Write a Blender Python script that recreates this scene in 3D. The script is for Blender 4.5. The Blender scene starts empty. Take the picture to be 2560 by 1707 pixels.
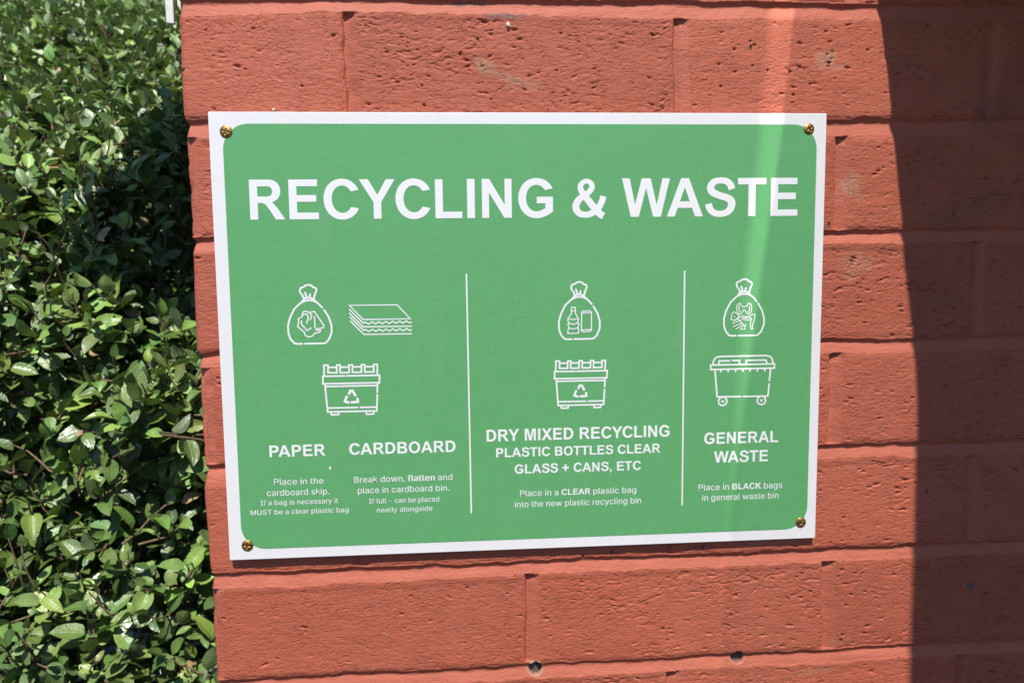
import bpy, bmesh, math, random
import numpy as np
from mathutils import Vector, Matrix

S = bpy.context.scene
COL = S.collection
rng = np.random.default_rng(11)
random.seed(5)

# ------------------------------------------------------------------ camera
SUN_EL, SUN_AZ = math.radians(58), math.radians(3)     # azimuth: left of the wall's normal
cd = bpy.data.cameras.new('camera')
cam = bpy.data.objects.new('camera', cd)
COL.objects.link(cam)
S.camera = cam
cd.sensor_width = 36.0
cd.lens = 36.0 * 1900 / 2560
cd.clip_start, cd.clip_end = 0.02, 500
R3 = [[0.997244, 0.070673, 0.02259], [-0.072516, 0.99281, 0.095238], [-0.015697, -0.096614, 0.995198]]  # right, forward, up
cam.matrix_world = Matrix(((R3[0][0], R3[0][2], -R3[0][1], 0.1758),
                           (R3[1][0], R3[1][2], -R3[1][1], -0.529),
                           (R3[2][0], R3[2][2], -R3[2][1], -0.0023), (0, 0, 0, 1)))
cd.dof.use_dof = True
cd.dof.focus_distance = 0.56
cd.dof.aperture_fstop = 13.0

# ------------------------------------------------------------------ sky, sun, exposure
w = bpy.data.worlds.new('World')
S.world = w
w.use_nodes = True
nt = w.node_tree
sky = nt.nodes.new('ShaderNodeTexSky')
sky.sky_type = 'NISHITA'
sky.sun_disc = False
sky.sun_elevation = SUN_EL
sky.sun_rotation = math.pi + SUN_AZ
sky.air_density, sky.dust_density, sky.ozone_density = 1.0, 0.2, 3.0
nt.links.new(sky.outputs[0], nt.nodes['Background'].inputs[0])
nt.nodes['Background'].inputs[1].default_value = 0.098
sl = bpy.data.lights.new('sun', 'SUN')
sl.energy = 5.0
sl.angle = math.radians(0.6)
sl.color = (1.0, 0.955, 0.90)
sun = bpy.data.objects.new('sun', sl)
COL.objects.link(sun)
SUNDIR = Vector((-math.sin(SUN_AZ) * math.cos(SUN_EL), -math.cos(SUN_AZ) * math.cos(SUN_EL), math.sin(SUN_EL)))
sun.rotation_euler = SUNDIR.to_track_quat('Z', 'Y').to_euler()
sun.location = (0, -3, 4)
S.view_settings.view_transform = 'Standard'
S.view_settings.look = 'None'
S.view_settings.gamma = 1.0
S.view_settings.exposure = 0.70
S.cycles.max_bounces = 8
S.cycles.transparent_max_bounces = 12

# ------------------------------------------------------------------ helpers
def tag(o, label=None, cat=None, group=None, kind=None):
    if label: o['label'] = label
    if cat: o['category'] = cat
    if group: o['group'] = group
    if kind: o['kind'] = kind
    return o

def empty(name, loc=(0, 0, 0)):
    o = bpy.data.objects.new(name, None)
    o.location = loc
    o.empty_display_size = 0.05
    COL.objects.link(o)
    return o

def mesh_obj(name, verts, faces, mat=None, parent=None, smooth=False):
    me = bpy.data.meshes.new(name)
    me.from_pydata([tuple(v) for v in verts], [], faces)
    if smooth:
        me.polygons.foreach_set('use_smooth', [True] * len(me.polygons))
    o = bpy.data.objects.new(name, me)
    if mat: me.materials.append(mat)
    COL.objects.link(o)
    if parent: o.parent = parent
    return o

def mesh_np(name, V, Q, mat=None, parent=None, smooth=True):
    """V (n,3), Q (m,4) -> mesh object through foreach_set"""
    me = bpy.data.meshes.new(name)
    me.vertices.add(len(V))
    me.vertices.foreach_set('co', np.ascontiguousarray(V, np.float32).ravel())
    me.loops.add(Q.size)
    me.loops.foreach_set('vertex_index', np.ascontiguousarray(Q, np.int32).ravel())
    me.polygons.add(len(Q))
    me.polygons.foreach_set('loop_start', np.arange(0, Q.size, Q.shape[1], dtype=np.int32))
    me.polygons.foreach_set('loop_total', np.full(len(Q), Q.shape[1], np.int32))
    me.polygons.foreach_set('use_smooth', np.full(len(Q), smooth))
    me.update(calc_edges=True)
    me.validate()
    o = bpy.data.objects.new(name, me)
    if mat: me.materials.append(mat)
    COL.objects.link(o)
    if parent: o.parent = parent
    return o

def attr(o, name, data):
    a = o.data.attributes.new(name, 'FLOAT', 'POINT')
    a.data.foreach_set('value', np.ascontiguousarray(data, np.float32).ravel())

def attr_col(o, name, data):
    a = o.data.attributes.new(name, 'FLOAT_COLOR', 'POINT')
    d = np.ones((len(data), 4), np.float32)
    d[:, :3] = data
    a.data.foreach_set('color', d.ravel())

def box_v(x0, x1, y0, y1, z0, z1):
    v = [(x, y, z) for x in (x0, x1) for y in (y0, y1) for z in (z0, z1)]
    f = [(0, 1, 3, 2), (4, 6, 7, 5), (0, 4, 5, 1), (2, 3, 7, 6), (0, 2, 6, 4), (1, 5, 7, 3)]
    return v, f

# lattice value noise
def hsh(ix, iy, seed):
    h = (ix.astype(np.int64) * 374761393 + iy.astype(np.int64) * 668265263 + seed * 974634777) & 0x7fffffff
    h = ((h ^ (h >> 13)) * 1274126177) & 0x7fffffff
    h = h ^ (h >> 16)
    return (h & 0xffff) / 65535.0 * 2 - 1

def vn(x, y, seed=0):
    x, y = np.broadcast_arrays(np.asarray(x, float), np.asarray(y, float))
    ix, iy = np.floor(x), np.floor(y)
    fx, fy = x - ix, y - iy
    fx, fy = fx * fx * (3 - 2 * fx), fy * fy * (3 - 2 * fy)
    a, b = hsh(ix, iy, seed), hsh(ix + 1, iy, seed)
    c, d = hsh(ix, iy + 1, seed), hsh(ix + 1, iy + 1, seed)
    return (a * (1 - fx) + b * fx) * (1 - fy) + (c * (1 - fx) + d * fx) * fy

def fbm(x, y, seed=0, n=3):
    r, a, t = 0, 1.0, 0
    for i in range(n):
        r = r + a * vn(x * 2 ** i, y * 2 ** i, seed + i * 17)
        t += a
        a *= .5
    return r / t

def sstep(a, b, x):
    t = np.clip((x - a) / (b - a), 0, 1)
    return t * t * (3 - 2 * t)

# ------------------------------------------------------------------ materials
class NT:
    def __init__(s, name):
        s.m = bpy.data.materials.new(name)
        s.m.use_nodes = True
        s.t = s.m.node_tree
        s.b = s.t.nodes['Principled BSDF']
        s.out = s.t.nodes['Material Output']
    def n(s, kind, **kw):
        x = s.t.nodes.new(kind)
        for k, v in kw.items(): setattr(x, k, v)
        return x
    def l(s, a, b): s.t.links.new(a, b)
    def put(s, sock, v):
        if hasattr(v, 'links') or hasattr(v, 'is_linked'): s.l(v, sock)
        else: sock.default_value = v
    def attr(s, name, out='Fac'):
        a = s.n('ShaderNodeAttribute')
        a.attribute_name = name
        return a.outputs[out]
    def mix(s, f, a, b, mode='MIX'):
        x = s.n('ShaderNodeMix', data_type='RGBA', blend_type=mode)
        for sock, v in ((x.inputs[0], f), (x.inputs[6], a), (x.inputs[7], b)): s.put(sock, v)
        return x.outputs[2]
    def math(s, op, a, b=0.0, c=0.0):
        x = s.n('ShaderNodeMath', operation=op)
        for i, v in enumerate((a, b, c)): s.put(x.inputs[i], v)
        return x.outputs[0]
    def noise(s, scale, detail=4, rough=.55, stretch=None):
        x = s.n('ShaderNodeTexNoise')
        x.inputs['Scale'].default_value = scale
        x.inputs['Detail'].default_value = detail
        x.inputs['Roughness'].default_value = rough
        tc = s.n('ShaderNodeTexCoord')
        if stretch:
            mp = s.n('ShaderNodeMapping')
            mp.inputs['Scale'].default_value = stretch
            s.l(tc.outputs['Object'], mp.inputs[0])
            s.l(mp.outputs[0], x.inputs['Vector'])
        else:
            s.l(tc.outputs['Object'], x.inputs['Vector'])
        return x.outputs[0]
    def ramp(s, v, p0, p1, c0=(0, 0, 0, 1), c1=(1, 1, 1, 1)):
        r = s.n('ShaderNodeValToRGB')
        r.color_ramp.elements[0].position, r.color_ramp.elements[1].position = p0, p1
        r.color_ramp.elements[0].color, r.color_ramp.elements[1].color = c0, c1
        s.l(v, r.inputs[0])
        return r.outputs[0]
    def bump(s, h, strength, dist):
        b = s.n('ShaderNodeBump')
        b.inputs['Strength'].default_value = strength
        b.inputs['Distance'].default_value = dist
        s.l(h, b.inputs['Height'])
        s.l(b.outputs[0], s.b.inputs['Normal'])

def simple(name, col, rough=.5, metal=0.0, spec=.5):
    k = NT(name)
    k.b.inputs['Base Color'].default_value = (*col, 1)
    k.b.inputs['Roughness'].default_value = rough
    k.b.inputs['Metallic'].default_value = metal
    k.b.inputs['Specular IOR Level'].default_value = spec
    return k.m

def mat_wall():
    k = NT('painted_brick')
    red = k.mix(k.ramp(k.noise(26, 5), .3, .7), (.43, .100, .051, 1), (.49, .117, .059, 1))
    red = k.mix(k.math('MULTIPLY', k.ramp(k.noise(9, 5, .65), .42, .72), .45), red, (.455, .137, .086, 1))      # chalky faded patches
    red = k.mix(k.ramp(k.noise(190, 4), .4, .8), red, (.455, .124, .076, 1))
    red = k.mix(k.math('MULTIPLY', k.ramp(k.noise(1300, 2, .7), .60, .72), .5), red, (.26, .062, .042, 1))      # dark grains
    red = k.mix(k.attr('mortar'), red, (.49, .134, .080, 1))                  # thick paint on the joints; light on their tilt put into the colour
    red = k.mix(1.0, red, k.attr('tone', 'Color'), 'MULTIPLY')
    red = k.mix(k.attr('wear'), red, (.42, .30, .19, 1))                       # paint rubbed through to sandy mortar
    red = k.mix(k.attr('grime'), red, (.12, .095, .080, 1))                    # dirt smudges
    red = k.mix(k.attr('chip'), red, (.80, .72, .58, 1))
    k.l(red, k.b.inputs['Base Color'])
    k.b.inputs['Roughness'].default_value = .62
    k.b.inputs['Specular IOR Level'].default_value = .33
    h = k.math('ADD', k.math('MULTIPLY', k.noise(900, 3, .6, (.55, 1, 1.2)), .5), k.math('MULTIPLY', k.noise(330, 3, .6, (.6, 1, 1.3)), .8))
    scr = k.ramp(k.noise(620, 2, .5, (.34, 1, 1)), .575, .64)
    scr2 = k.ramp(k.noise(1050, 1, .5, (.45, 1, 1)), .61, .68)
    msk = k.ramp(k.noise(55, 3), .38, .62)
    h = k.math('SUBTRACT', h, k.math('MULTIPLY', k.math('ADD', k.math('MULTIPLY', scr, .9), k.math('MULTIPLY', scr2, .5)), k.math('MULTIPLY', k.math('ADD', msk, .12), k.math('SUBTRACT', 1.0, k.math('MULTIPLY', k.attr('mortar'), .85)))))
    k.bump(h, .8, .0008)
    return k.m

def mat_print(name, col, col2, rough):
    k = NT(name)
    wv = k.math('MULTIPLY', k.noise(700, 2, .5, (.12, 1, 1)), .5)
    wv2 = k.math('MULTIPLY', k.noise(700, 2, .5, (1, 1, .12)), .5)
    f = k.ramp(k.math('ADD', wv, wv2), .36, .64)
    c = k.mix(f, (*col, 1), (*col2, 1))
    c = k.mix(k.math('MULTIPLY', k.ramp(k.noise(7, 5, .6), .35, .75), .5), c, (*[min(q * 1.10 + .012, .86) for q in col], 1))   # uneven fading
    gr = k.ramp(k.noise(1500, 2, .8), .35, .65)
    c = k.mix(k.math('MULTIPLY', gr, .22), c, (*[q * .80 for q in col], 1))                                   # printed grain
    run = k.math('MULTIPLY', k.ramp(k.noise(75, 3, .6, (1, 1, .05)), .56, .74), k.ramp(k.noise(12, 4), .42, .7))
    c = k.mix(k.math('MULTIPLY', run, .16), c, (.36, .37, .32, 1))                                            # dried water runs
    dirt = k.ramp(k.noise(28, 6, .7), .58, .85)
    c = k.mix(k.math('MULTIPLY', dirt, .18), c, (.34, .32, .28, 1))
    sp = k.ramp(k.noise(520, 1), .74, .82)
    c = k.mix(k.math('MULTIPLY', sp, .4), c, (.36, .64, .42, 1)) if col[1] > .3 and col[0] < .4 else c
    k.l(c, k.b.inputs['Base Color'])
    k.b.inputs['Roughness'].default_value = rough
    k.b.inputs['Specular IOR Level'].default_value = .4
    k.bump(k.math('ADD', k.noise(22, 2), k.math('MULTIPLY', k.noise(700, 2), .12)), .22, .0012)
    return k.m

def mat_brass():
    k = NT('aged_brass')
    c = k.mix(k.ramp(k.noise(800, 4), .4, .62), (.58, .34, .10, 1), (.20, .105, .04, 1))
    k.l(c, k.b.inputs['Base Color'])
    k.b.inputs['Metallic'].default_value = 1.0
    k.b.inputs['Roughness'].default_value = .46
    k.bump(k.noise(1500, 2), .2, .0002)
    return k.m

def mat_leaf():
    k = NT('glossy_leaf')
    c = k.attr('leaf_colour', 'Color')
    sp = k.n('ShaderNodeSeparateColor')
    k.l(k.attr('leaf_place', 'Color'), sp.inputs[0])
    a_ = k.math('ABSOLUTE', sp.outputs[0])
    rib = k.math('SUBTRACT', 1.0, k.math('SMOOTH_MIN', k.math('MULTIPLY', a_, 9.0), 1.0, .2))      # pale midrib
    side = k.math('SINE', k.math('SUBTRACT', k.math('MULTIPLY', sp.outputs[1], 38.0), k.math('MULTIPLY', a_, 9.0)))
    side = k.math('MULTIPLY', k.math('POWER', k.math('MAXIMUM', side, 0.0), 6.0), .22)
    v = k.math('MAXIMUM', rib, side)
    mott = k.ramp(k.noise(150, 4), .35, .7)
    c = k.mix(k.math('MULTIPLY', mott, .35), c, k.mix(1.0, c, (.62, .72, .6, 1), 'MULTIPLY'))
    c2 = k.mix(k.math('MULTIPLY', v, .38), c, (.20, .27, .10, 1))
    geo = k.n('ShaderNodeNewGeometry')
    c3 = k.mix(geo.outputs['Backfacing'], c2, k.mix(.45, c2, (.16, .20, .12, 1)))
    k.l(c3, k.b.inputs['Base Color'])
    k.l(k.math('ADD', .32, k.math('MULTIPLY', sp.outputs[2], .2)), k.b.inputs['Roughness'])
    k.b.inputs['Specular IOR Level'].default_value = .65
    k.bump(k.math('ADD', k.math('MULTIPLY', v, -.45), k.math('MULTIPLY', k.noise(140, 3), 1.3)), .55, .0016)
    tr = k.n('ShaderNodeBsdfTranslucent')
    k.l(k.mix(1.0, c3, (1.5, 1.7, .55, 1), 'MULTIPLY'), tr.inputs[0])
    mx = k.n('ShaderNodeMixShader')
    mx.inputs[0].default_value = .09
    k.l(k.b.outputs[0], mx.inputs[1])
    k.l(tr.outputs[0], mx.inputs[2])
    k.l(mx.outputs[0], k.out.inputs[0])
    return k.m

def mat_noise(name, a, b, scale, rough=.8, bump=.3, dist=.003):
    k = NT(name)
    k.l(k.mix(k.ramp(k.noise(scale, 6), .35, .65), (*a, 1), (*b, 1)), k.b.inputs['Base Color'])
    k.b.inputs['Roughness'].default_value = rough
    k.bump(k.noise(scale * 4, 5), bump, dist)
    return k.m

M_wall = mat_wall()
M_white = mat_print('white_print', (.80, .772, .752), (.83, .80, .78), .36)
M_green = mat_print('green_print', (.112, .362, .130), (.134, .402, .152), .40)
M_ink = simple('white_lettering', (.84, .82, .80), .35)
M_brass = mat_brass()
M_leaf = mat_leaf()
M_twig = mat_noise('twig_bark', (.16, .10, .055), (.07, .045, .028), 120, .8)
M_plug = mat_noise('grey_filler', (.15, .135, .11), (.06, .055, .048), 500, .9, .6, .001)
M_shade_slab = mat_noise('slab_concrete', (.30, .29, .27), (.22, .215, .20), 14, .9)
M_plastic = mat_noise('weathered_white_plastic', (.80, .80, .72), (.66, .66, .56), 90, .5, .1)

# ------------------------------------------------------------------ brick wall
X0 = -0.002                       # left corner of the wall
PITCH, ZB0, JW = 0.078, 0.0995, 0.0115
def zgrid():
    fine = np.arange(-0.345, 0.2, 0.00052)
    return np.concatenate([np.arange(-1.42, -0.345, .004), fine, np.arange(fine[-1] + .002, 0.72, .004)])
def ugrid():
    fine = np.arange(-0.012, 0.625, 0.0007)
    return np.concatenate([np.arange(-0.22, -0.012, .003), fine, np.arange(fine[-1] + .002, 1.9, .005)])

def build_wall():
    u, z = ugrid(), zgrid()
    U, Z = np.meshgrid(u, z)          # rows z
    # irregular arrises: warp the coordinates used for the bond
    wz = Z + .0009 * vn(U / .045, Z / .03, 3) + .0007 * vn(U / .011, Z / .05, 4) + .0004 * vn(U / .004, Z / .01, 5)
    wu = U + .0009 * vn(U / .05, Z / .035, 6) + .0007 * vn(U / .06, Z / .009, 7)
    q = (ZB0 - wz) / PITCH            # 0 at the bottom of course 0, grows downward
    k = np.ceil(q).astype(int)        # course number
    top = ZB0 - (k - 1) * PITCH       # bottom of the course above = top of this course's joint
    dz = top - wz                     # 0 under the brick above ... PITCH at own bottom
    jw = JW + .0012 * vn(U / .12, k * 3.1, 8)
    # bond: even courses start with a half brick at the corner
    odd = (k % 2) != 0
    off = np.where(odd, .2245, .1058)
    # joint centres measured from the corner; wobble per joint
    b = (wu - off) / .2245
    bi = np.floor(b + .5)
    jit = .0022 * hsh(bi, k, 9)
    dx = (b - bi) * .2245 - jit
    vw = .0115 / 2 + .0008 * hsh(bi, k, 12)
    brick = np.floor((wu - off - jit) / .2245)
    # profiles (metres below the brick face)
    hd = np.zeros_like(U)
    inj = dz < jw
    t = np.clip(dz / jw, 0, 1)
    prof = sstep(-.06, .42, t) * (.0034 - .0030 * np.clip((t - .2) / .8, 0, 1) ** .9)
    hd = np.where(inj, prof, 0)
    hd += np.where(~inj, .0004 * np.exp(-(dz - jw) / .0016), 0)                 # worn top arris
    lo = PITCH - dz
    hd += np.where(~inj, .0008 * np.exp(-lo / .0012) * (1 + .8 * vn(U / .008, k * 1.7, 15)), 0)
    tv = (dx + vw) / (2 * vw)
    inv = (tv > 0) & (tv < 1) & ~inj
    strength = (.75 + .5 * (hsh(bi, k, 21) * .5 + .5))
    pv = sstep(0, .22, tv) * (.0036 - .0030 * np.clip((tv - .2) / .8, 0, 1)) * strength
    pv += .0010 * np.exp(-((dz - jw - .002) / .003) ** 2) * sstep(0, .3, tv) * sstep(1, .6, tv)
    hv = np.where(inv, pv, 0)
    ed = np.abs(dx) - vw
    hv += np.where(~inv & ~inj, .0007 * np.exp(-np.clip(ed, 0, 1) / .0013), 0)
    h = -np.maximum(hd, hv)
    mortar = np.clip(np.where(inj, sstep(0.1, .3, t), 0) + np.where(inv, .6, 0), 0, 1)
    face = np.where(~inj & ~inv, sstep(0, .004, dz - jw) * sstep(0, .003, np.abs(ed)), 0)
    # each brick sits a little proud or tilted
    blend = (~inj) * sstep(0, .006, dz - jw) * np.where(inv, 0, sstep(0, .005, np.abs(ed)))
    h += blend * (.0006 * hsh(brick, k, 31) + .0007 * hsh(brick, k, 32) * ((dz - .044) / .033))
    # broad lumps and paint drag
    h += .00040 * fbm(U / .03, Z / .018, 40, 3) + .00013 * face * fbm(U / .007, Z / .0035, 44, 2)
    h += .00022 * vn(U / .06, Z / .0042, 47) * mortar + .00035 * vn(U / .014, Z / .009, 48) * mortar
    # fine wrinkles left by the clay drag
    dens = np.clip(.75 + .55 * hsh(brick, k, 51) + .5 * (U - .25) / .4, .12, 1.6)
    wr = vn(U / .0036 + 1.4 * vn(U / .01, Z / .01, 52), Z / .0013 + 1.2 * vn(U / .006, Z / .006, 53), 54)
    cl = sstep(-.15, .6, fbm(U / .022, Z / .016, 55, 2) + .25 * (dens - .8))
    h -= face * cl * np.minimum(dens, 1.3) * .00055 * sstep(.45, .66, wr)
    h += face * cl * np.minimum(dens, 1.2) * .00008 * sstep(.3, .8, -wr)
    # separate pits with a lip beneath
    nx = len(u)
    def stamp(cx, cz, a, bb, ang, dep, lip):
        i0, i1 = np.searchsorted(u, [cx - a * 2.4, cx + a * 2.4])
        j0, j1 = np.searchsorted(z, [cz - a * 2.4, cz + a * 2.4])
        if i1 <= i0 or j1 <= j0: return
        du, dzz = U[j0:j1, i0:i1] - cx, Z[j0:j1, i0:i1] - cz
        c, s = math.cos(ang), math.sin(ang)
        p, r = du * c + dzz * s, -du * s + dzz * c
        r = r + .25 * np.sin(p / a * 2.2) * bb
        f = face[j0:j1, i0:i1]
        h[j0:j1, i0:i1] -= f * dep * np.exp(-((p / a) ** 2 + (r / bb) ** 2) * 1.3)
        h[j0:j1, i0:i1] += f * lip * np.exp(-((p / a) ** 2 + ((r + 1.7 * bb) / bb) ** 2) * 1.1)
    n = 11000
    for i in range(n):
        cx, cz = rng.uniform(-.01, .625), rng.uniform(-.345, .2)
        kk = math.ceil((ZB0 - cz) / PITCH)
        o2 = .2245 if kk % 2 else .1058
        bb_ = math.floor((cx - o2) / .2245)
        dn = .42 + .4 * float(hsh(np.array(float(bb_)), np.array(float(kk)), 51)) + .5 * (cx - .25) / .35
        dn += .55 * float(vn(cx / .028, cz / .018, 57))
        if rng.uniform(0, 1.25) > dn: continue
        a = rng.uniform(.0006, .0011) * (1 + 1.7 * rng.random() ** 5)
        stamp(cx, cz, a, min(a * rng.uniform(.32, .6), .0009), rng.normal(.06, .25), a * rng.uniform(.6, 1.15) * (.4 + .6 * rng.random()), a * rng.uniform(.02, .16))
    # deep blow holes
    for i in range(150):
        cx, cz = rng.uniform(0, .6), rng.uniform(-.33, .18)
        a = rng.uniform(.0006, .0012)
        stamp(cx, cz, a, a * .8, 0, .0022, 0)
    wear, grime, chip = np.zeros_like(h), np.zeros_like(h), np.zeros_like(h)
    def patch(A, cx, cz, rx, rz, ang, v, ns=.006, seed=70):
        c, s = math.cos(ang), math.sin(ang)
        p, r = (U - cx) * c + (Z - cz) * s, -(U - cx) * s + (Z - cz) * c
        d = np.sqrt((p / rx) ** 2 + (r / rz) ** 2) + .55 * fbm(U / ns, Z / ns, seed, 3)
        np.maximum(A, v * sstep(1.0, .45, d), out=A)
    patch(wear, .1985, .133, .0075, .009, .3, 0.38)
    patch(wear, .213, .1255, .020, .0045, -.33, 0.31)
    patch(wear, .226, .121, .016, .004, .1, 0.19)
    patch(wear, .436, .139, .011, .008, .2, 0.34)
    patch(wear, .446, .134, .012, .003, .1, 0.22)
    patch(wear, .457, .052, .008, .013, .4, 0.34)
    patch(wear, .462, -.004, .016, .012, .6, 0.20)
    patch(wear, .118, -.262, .003, .0012, -.4, 0.43, .002)
    patch(wear, .302, -.306, .004, .002, .2, 0.31, .002)
    patch(wear, .003, -.226, .006, .003, -.3, 0.25, .004)
    patch(wear, .437, -.309, .020, .003, .1, 0.22, .003)
    patch(grime, .568, .105, .030, .016, .3, .26, .012)
    patch(grime, .552, .105, .010, .006, .0, .34, .006)
    patch(grime, .578, .128, .012, .02, .5, .2, .01)
    patch(grime, .545, .035, .040, .014, .2, .24, .012)
    patch(grime, .520, -.02, .030, .03, .2, .14, .012)
    patch(grime, .559, -.247, .0042, .0046, 0, .8, .004)
    patch(grime, .210, .1665, .018, .0028, 0, .7, .004)
    patch(grime, .186, .1745, .016, .002, 0, .7, .004)
    patch(chip, .2135, .1605, .0018, .0021, .3, 1.0, .003)
    patch(chip, .0560, .1045, .0011, .0011, 0, .9, .003)
    h += .0018 * chip
    # dark specks of spider silk / dirt stuck on the paint
    for (cx, cz, a_, b_, an) in ((.193, .1505, .0005, .0019, .5), (.3815, .146, .0008, .002, -.1), (.4405, .0235, .0009, .0024, .1),
                                 (.283, -.2095, .0016, .0014, 0), (.3505, -.2085, .0015, .001, 0), (.2620, -.2115, .0006, .0014, 0),
                                 (.458, -.286, .0012, .0018, .2), (.5210, -.173, .0008, .0018, -.1)):
        c, s = math.cos(an), math.sin(an)
        d = ((((U - cx) * c + (Z - cz) * s) / a_) ** 2 + ((-(U - cx) * s + (Z - cz) * c) / b_) ** 2)
        np.maximum(grime, np.exp(-d ** 2 * .7), out=grime)
        h -= .0015 * np.exp(-d ** 2)
    # two drilled holes in the bottom joint
    for cx, cz, r in HOLES:
        d = np.hypot(U - cx, Z - cz) + .0003 * vn(U / .002, Z / .002, 90)
        h = np.where(d < r * 1.45, h - .0045 * sstep(r * 1.12, r * .86, d), h)
        np.maximum(wear, .75 * np.exp(-((d - r * 1.15) / .0008) ** 2) * (1 if cx < .3 else .35), out=wear)
        mortar[d < r] = 0
        np.maximum(grime, sstep(r * 1.05, r * .9, d), out=grime)
    grime = np.maximum(grime, .30 * sstep(.15, .75, fbm(U / .03, Z / .05, 92, 3)) * np.where(inj, sstep(.5, .1, t), 0))      # dirt lodged under the arrises
    tone = 1 + .065 * hsh(brick, k, 61) * (~inj) + .03 * fbm(U / .05, Z / .03, 62, 2)
    # wrap round the corner: return face for u < X0
    rad = .0035
    s = U - X0
    arc = rad * math.pi / 2
    px = np.where(s >= arc / 2, s - arc / 2 + rad, 0)
    py = np.where(s <= -arc / 2, -s - arc / 2 + rad, 0)
    th = np.clip((s + arc / 2) / arc, 0, 1) * math.pi / 2      # 0 on the return face, 90 deg on the front
    incorner = (s > -arc / 2) & (s < arc / 2)
    nxv = np.where(incorner, -np.cos(th), np.where(s >= arc / 2, 0, -1.0))
    nyv = np.where(incorner, -np.sin(th), np.where(s >= arc / 2, -1.0, 0))
    px = np.where(incorner, rad + rad * nxv, px)
    py = np.where(incorner, rad + rad * nyv, py)
    V = np.stack([X0 + px + nxv * h, py + nyv * h, Z], -1).reshape(-1, 3)
    ny = len(z)
    idx = np.arange(ny * nx).reshape(ny, nx)
    Q = np.stack([idx[:-1, :-1], idx[:-1, 1:], idx[1:, 1:], idx[1:, :-1]], -1).reshape(-1, 4)
    o = mesh_np('brick_face', V, Q, M_wall, None, True)
    attr(o, 'mortar', mortar); attr(o, 'wear', wear); attr(o, 'grime', grime); attr(o, 'chip', chip)
    attr_col(o, 'tone', np.repeat(tone.reshape(-1, 1), 3, 1))
    return o, u, z

HOLES = ((.2263, -.2952, .0047), (.3785, -.2950, .0047))
wall = empty('brick_wall', (0.6, 0.1, -1.4))
tag(wall, 'brick wall painted brick red, carrying the green sign beside the hedge', 'wall')
bf, _, _ = build_wall()
bf.parent = wall
bf.matrix_parent_inverse = Matrix.Translation((-0.6, -0.1, 1.4))
def wpart(o):
    o.parent = wall
    o.matrix_parent_inverse = Matrix.Translation((-0.6, -0.1, 1.4))
    return o
v, f = box_v(.006, 1.88, .012, .225, -1.42, .70)
wpart(mesh_obj('wall_core', v, f, M_wall))
v, f = box_v(-.34, 1.92, .0, .58, .7005, .75)
wpart(mesh_obj('shade_slab', v, f, M_shade_slab))  # unseen slab added on the wall top, overhanging to shade the hedge
for cx, cz, r in HOLES:                       # grey filler at the bottom of each drilled hole
    bm = bmesh.new()
    rings = []
    for j, rr in enumerate((0, .35, .7, 1.0)):
        ring = []
        for i in range(20):
            a = i / 20 * 2 * math.pi
            ring.append(bm.verts.new((cx + rr * r * .93 * math.cos(a), .0046 + .0005 * rr + rng.uniform(-.0003, .0003), cz + rr * r * .93 * math.sin(a))))
        rings.append(ring)
    for j in range(3):
        for i in range(20):
            bm.faces.new((rings[j][i], rings[j][(i + 1) % 20], rings[j + 1][(i + 1) % 20], rings[j + 1][i]))
    me = bpy.data.meshes.new('hole_filler')
    bm.to_mesh(me); bm.free()
    me.materials.append(M_plug)
    o = bpy.data.objects.new('hole_filler', me)
    COL.objects.link(o)
    wpart(o)

# ------------------------------------------------------------------ sign
SX, SZ, SR, SY = .01534, .10263, -.003925, -.0050       # top-left corner, roll, front face
sign = empty('recycling_sign', (SX, SY, SZ))
sign.rotation_euler = (0, -SR, 0)
tag(sign, 'green recycling and waste sign with white border screwed to the red brick wall', 'sign')
# sign-local frame: x right, z up (metres), y towards the wall; front of the board y = 0
SW, SH, ST = .4198, .3042, .0030
bm = bmesh.new()
v, f = box_v(0, SW, 0, ST, -SH, 0)
bv = [bm.verts.new(p) for p in v]
for q in f: bm.faces.new([bv[i] for i in q])
bmesh.ops.recalc_face_normals(bm, faces=bm.faces)
bmesh.ops.bevel(bm, geom=list(bm.edges), offset=.0004, segments=2, affect='EDGES')
me = bpy.data.meshes.new('board'); bm.to_mesh(me); bm.free()
me.materials.append(M_white)
o = bpy.data.objects.new('board', me); COL.objects.link(o); o.parent = sign

def flat_curve(name, loops, y, mat, parent, thick=.00005, offset=0.0):
    """filled outlines (lists of (x, z) in mm), even-odd holes, as a thin print layer"""
    cu = bpy.data.curves.new(name, 'CURVE')
    cu.dimensions = '2D'
    cu.fill_mode = 'BOTH'
    cu.extrude = thick * 1000
    cu.offset = offset
    for lp in loops:
        sp = cu.splines.new('POLY')
        sp.points.add(len(lp) - 1)
        for p, (a, b) in zip(sp.points, lp): p.co = (a, b, 0, 1)
        sp.use_cyclic_u = True
    return curve_mesh(name, cu, y, mat, parent)

def curve_mesh(name, cu, y, mat, parent):
    tmp = bpy.data.objects.new('tmp', cu)
    COL.objects.link(tmp)
    dg = bpy.context.evaluated_depsgraph_get()
    dg.update()
    me = bpy.data.meshes.new_from_object(tmp.evaluated_get(dg))
    bpy.data.objects.remove(tmp)
    me.name = name
    me.transform(Matrix(((.001, 0, 0, 0), (0, 0, -.001, y), (0, .001, 0, 0), (0, 0, 0, 1))))
    me.materials.clear()
    me.materials.append(mat)
    o = bpy.data.objects.new(name, me)
    COL.objects.link(o)
    o.parent = parent
    return o

def arc(cx, cz, rx, rz, a0, a1, n=10, p=1.0):
    r = []
    for i in range(n + 1):
        a = math.radians(a0 + (a1 - a0) * i / n)
        c, s = math.cos(a), math.sin(a)
        r.append((cx + rx * math.copysign(abs(c) ** p, c), cz + rz * math.copysign(abs(s) ** p, s)))
    return r

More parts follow.
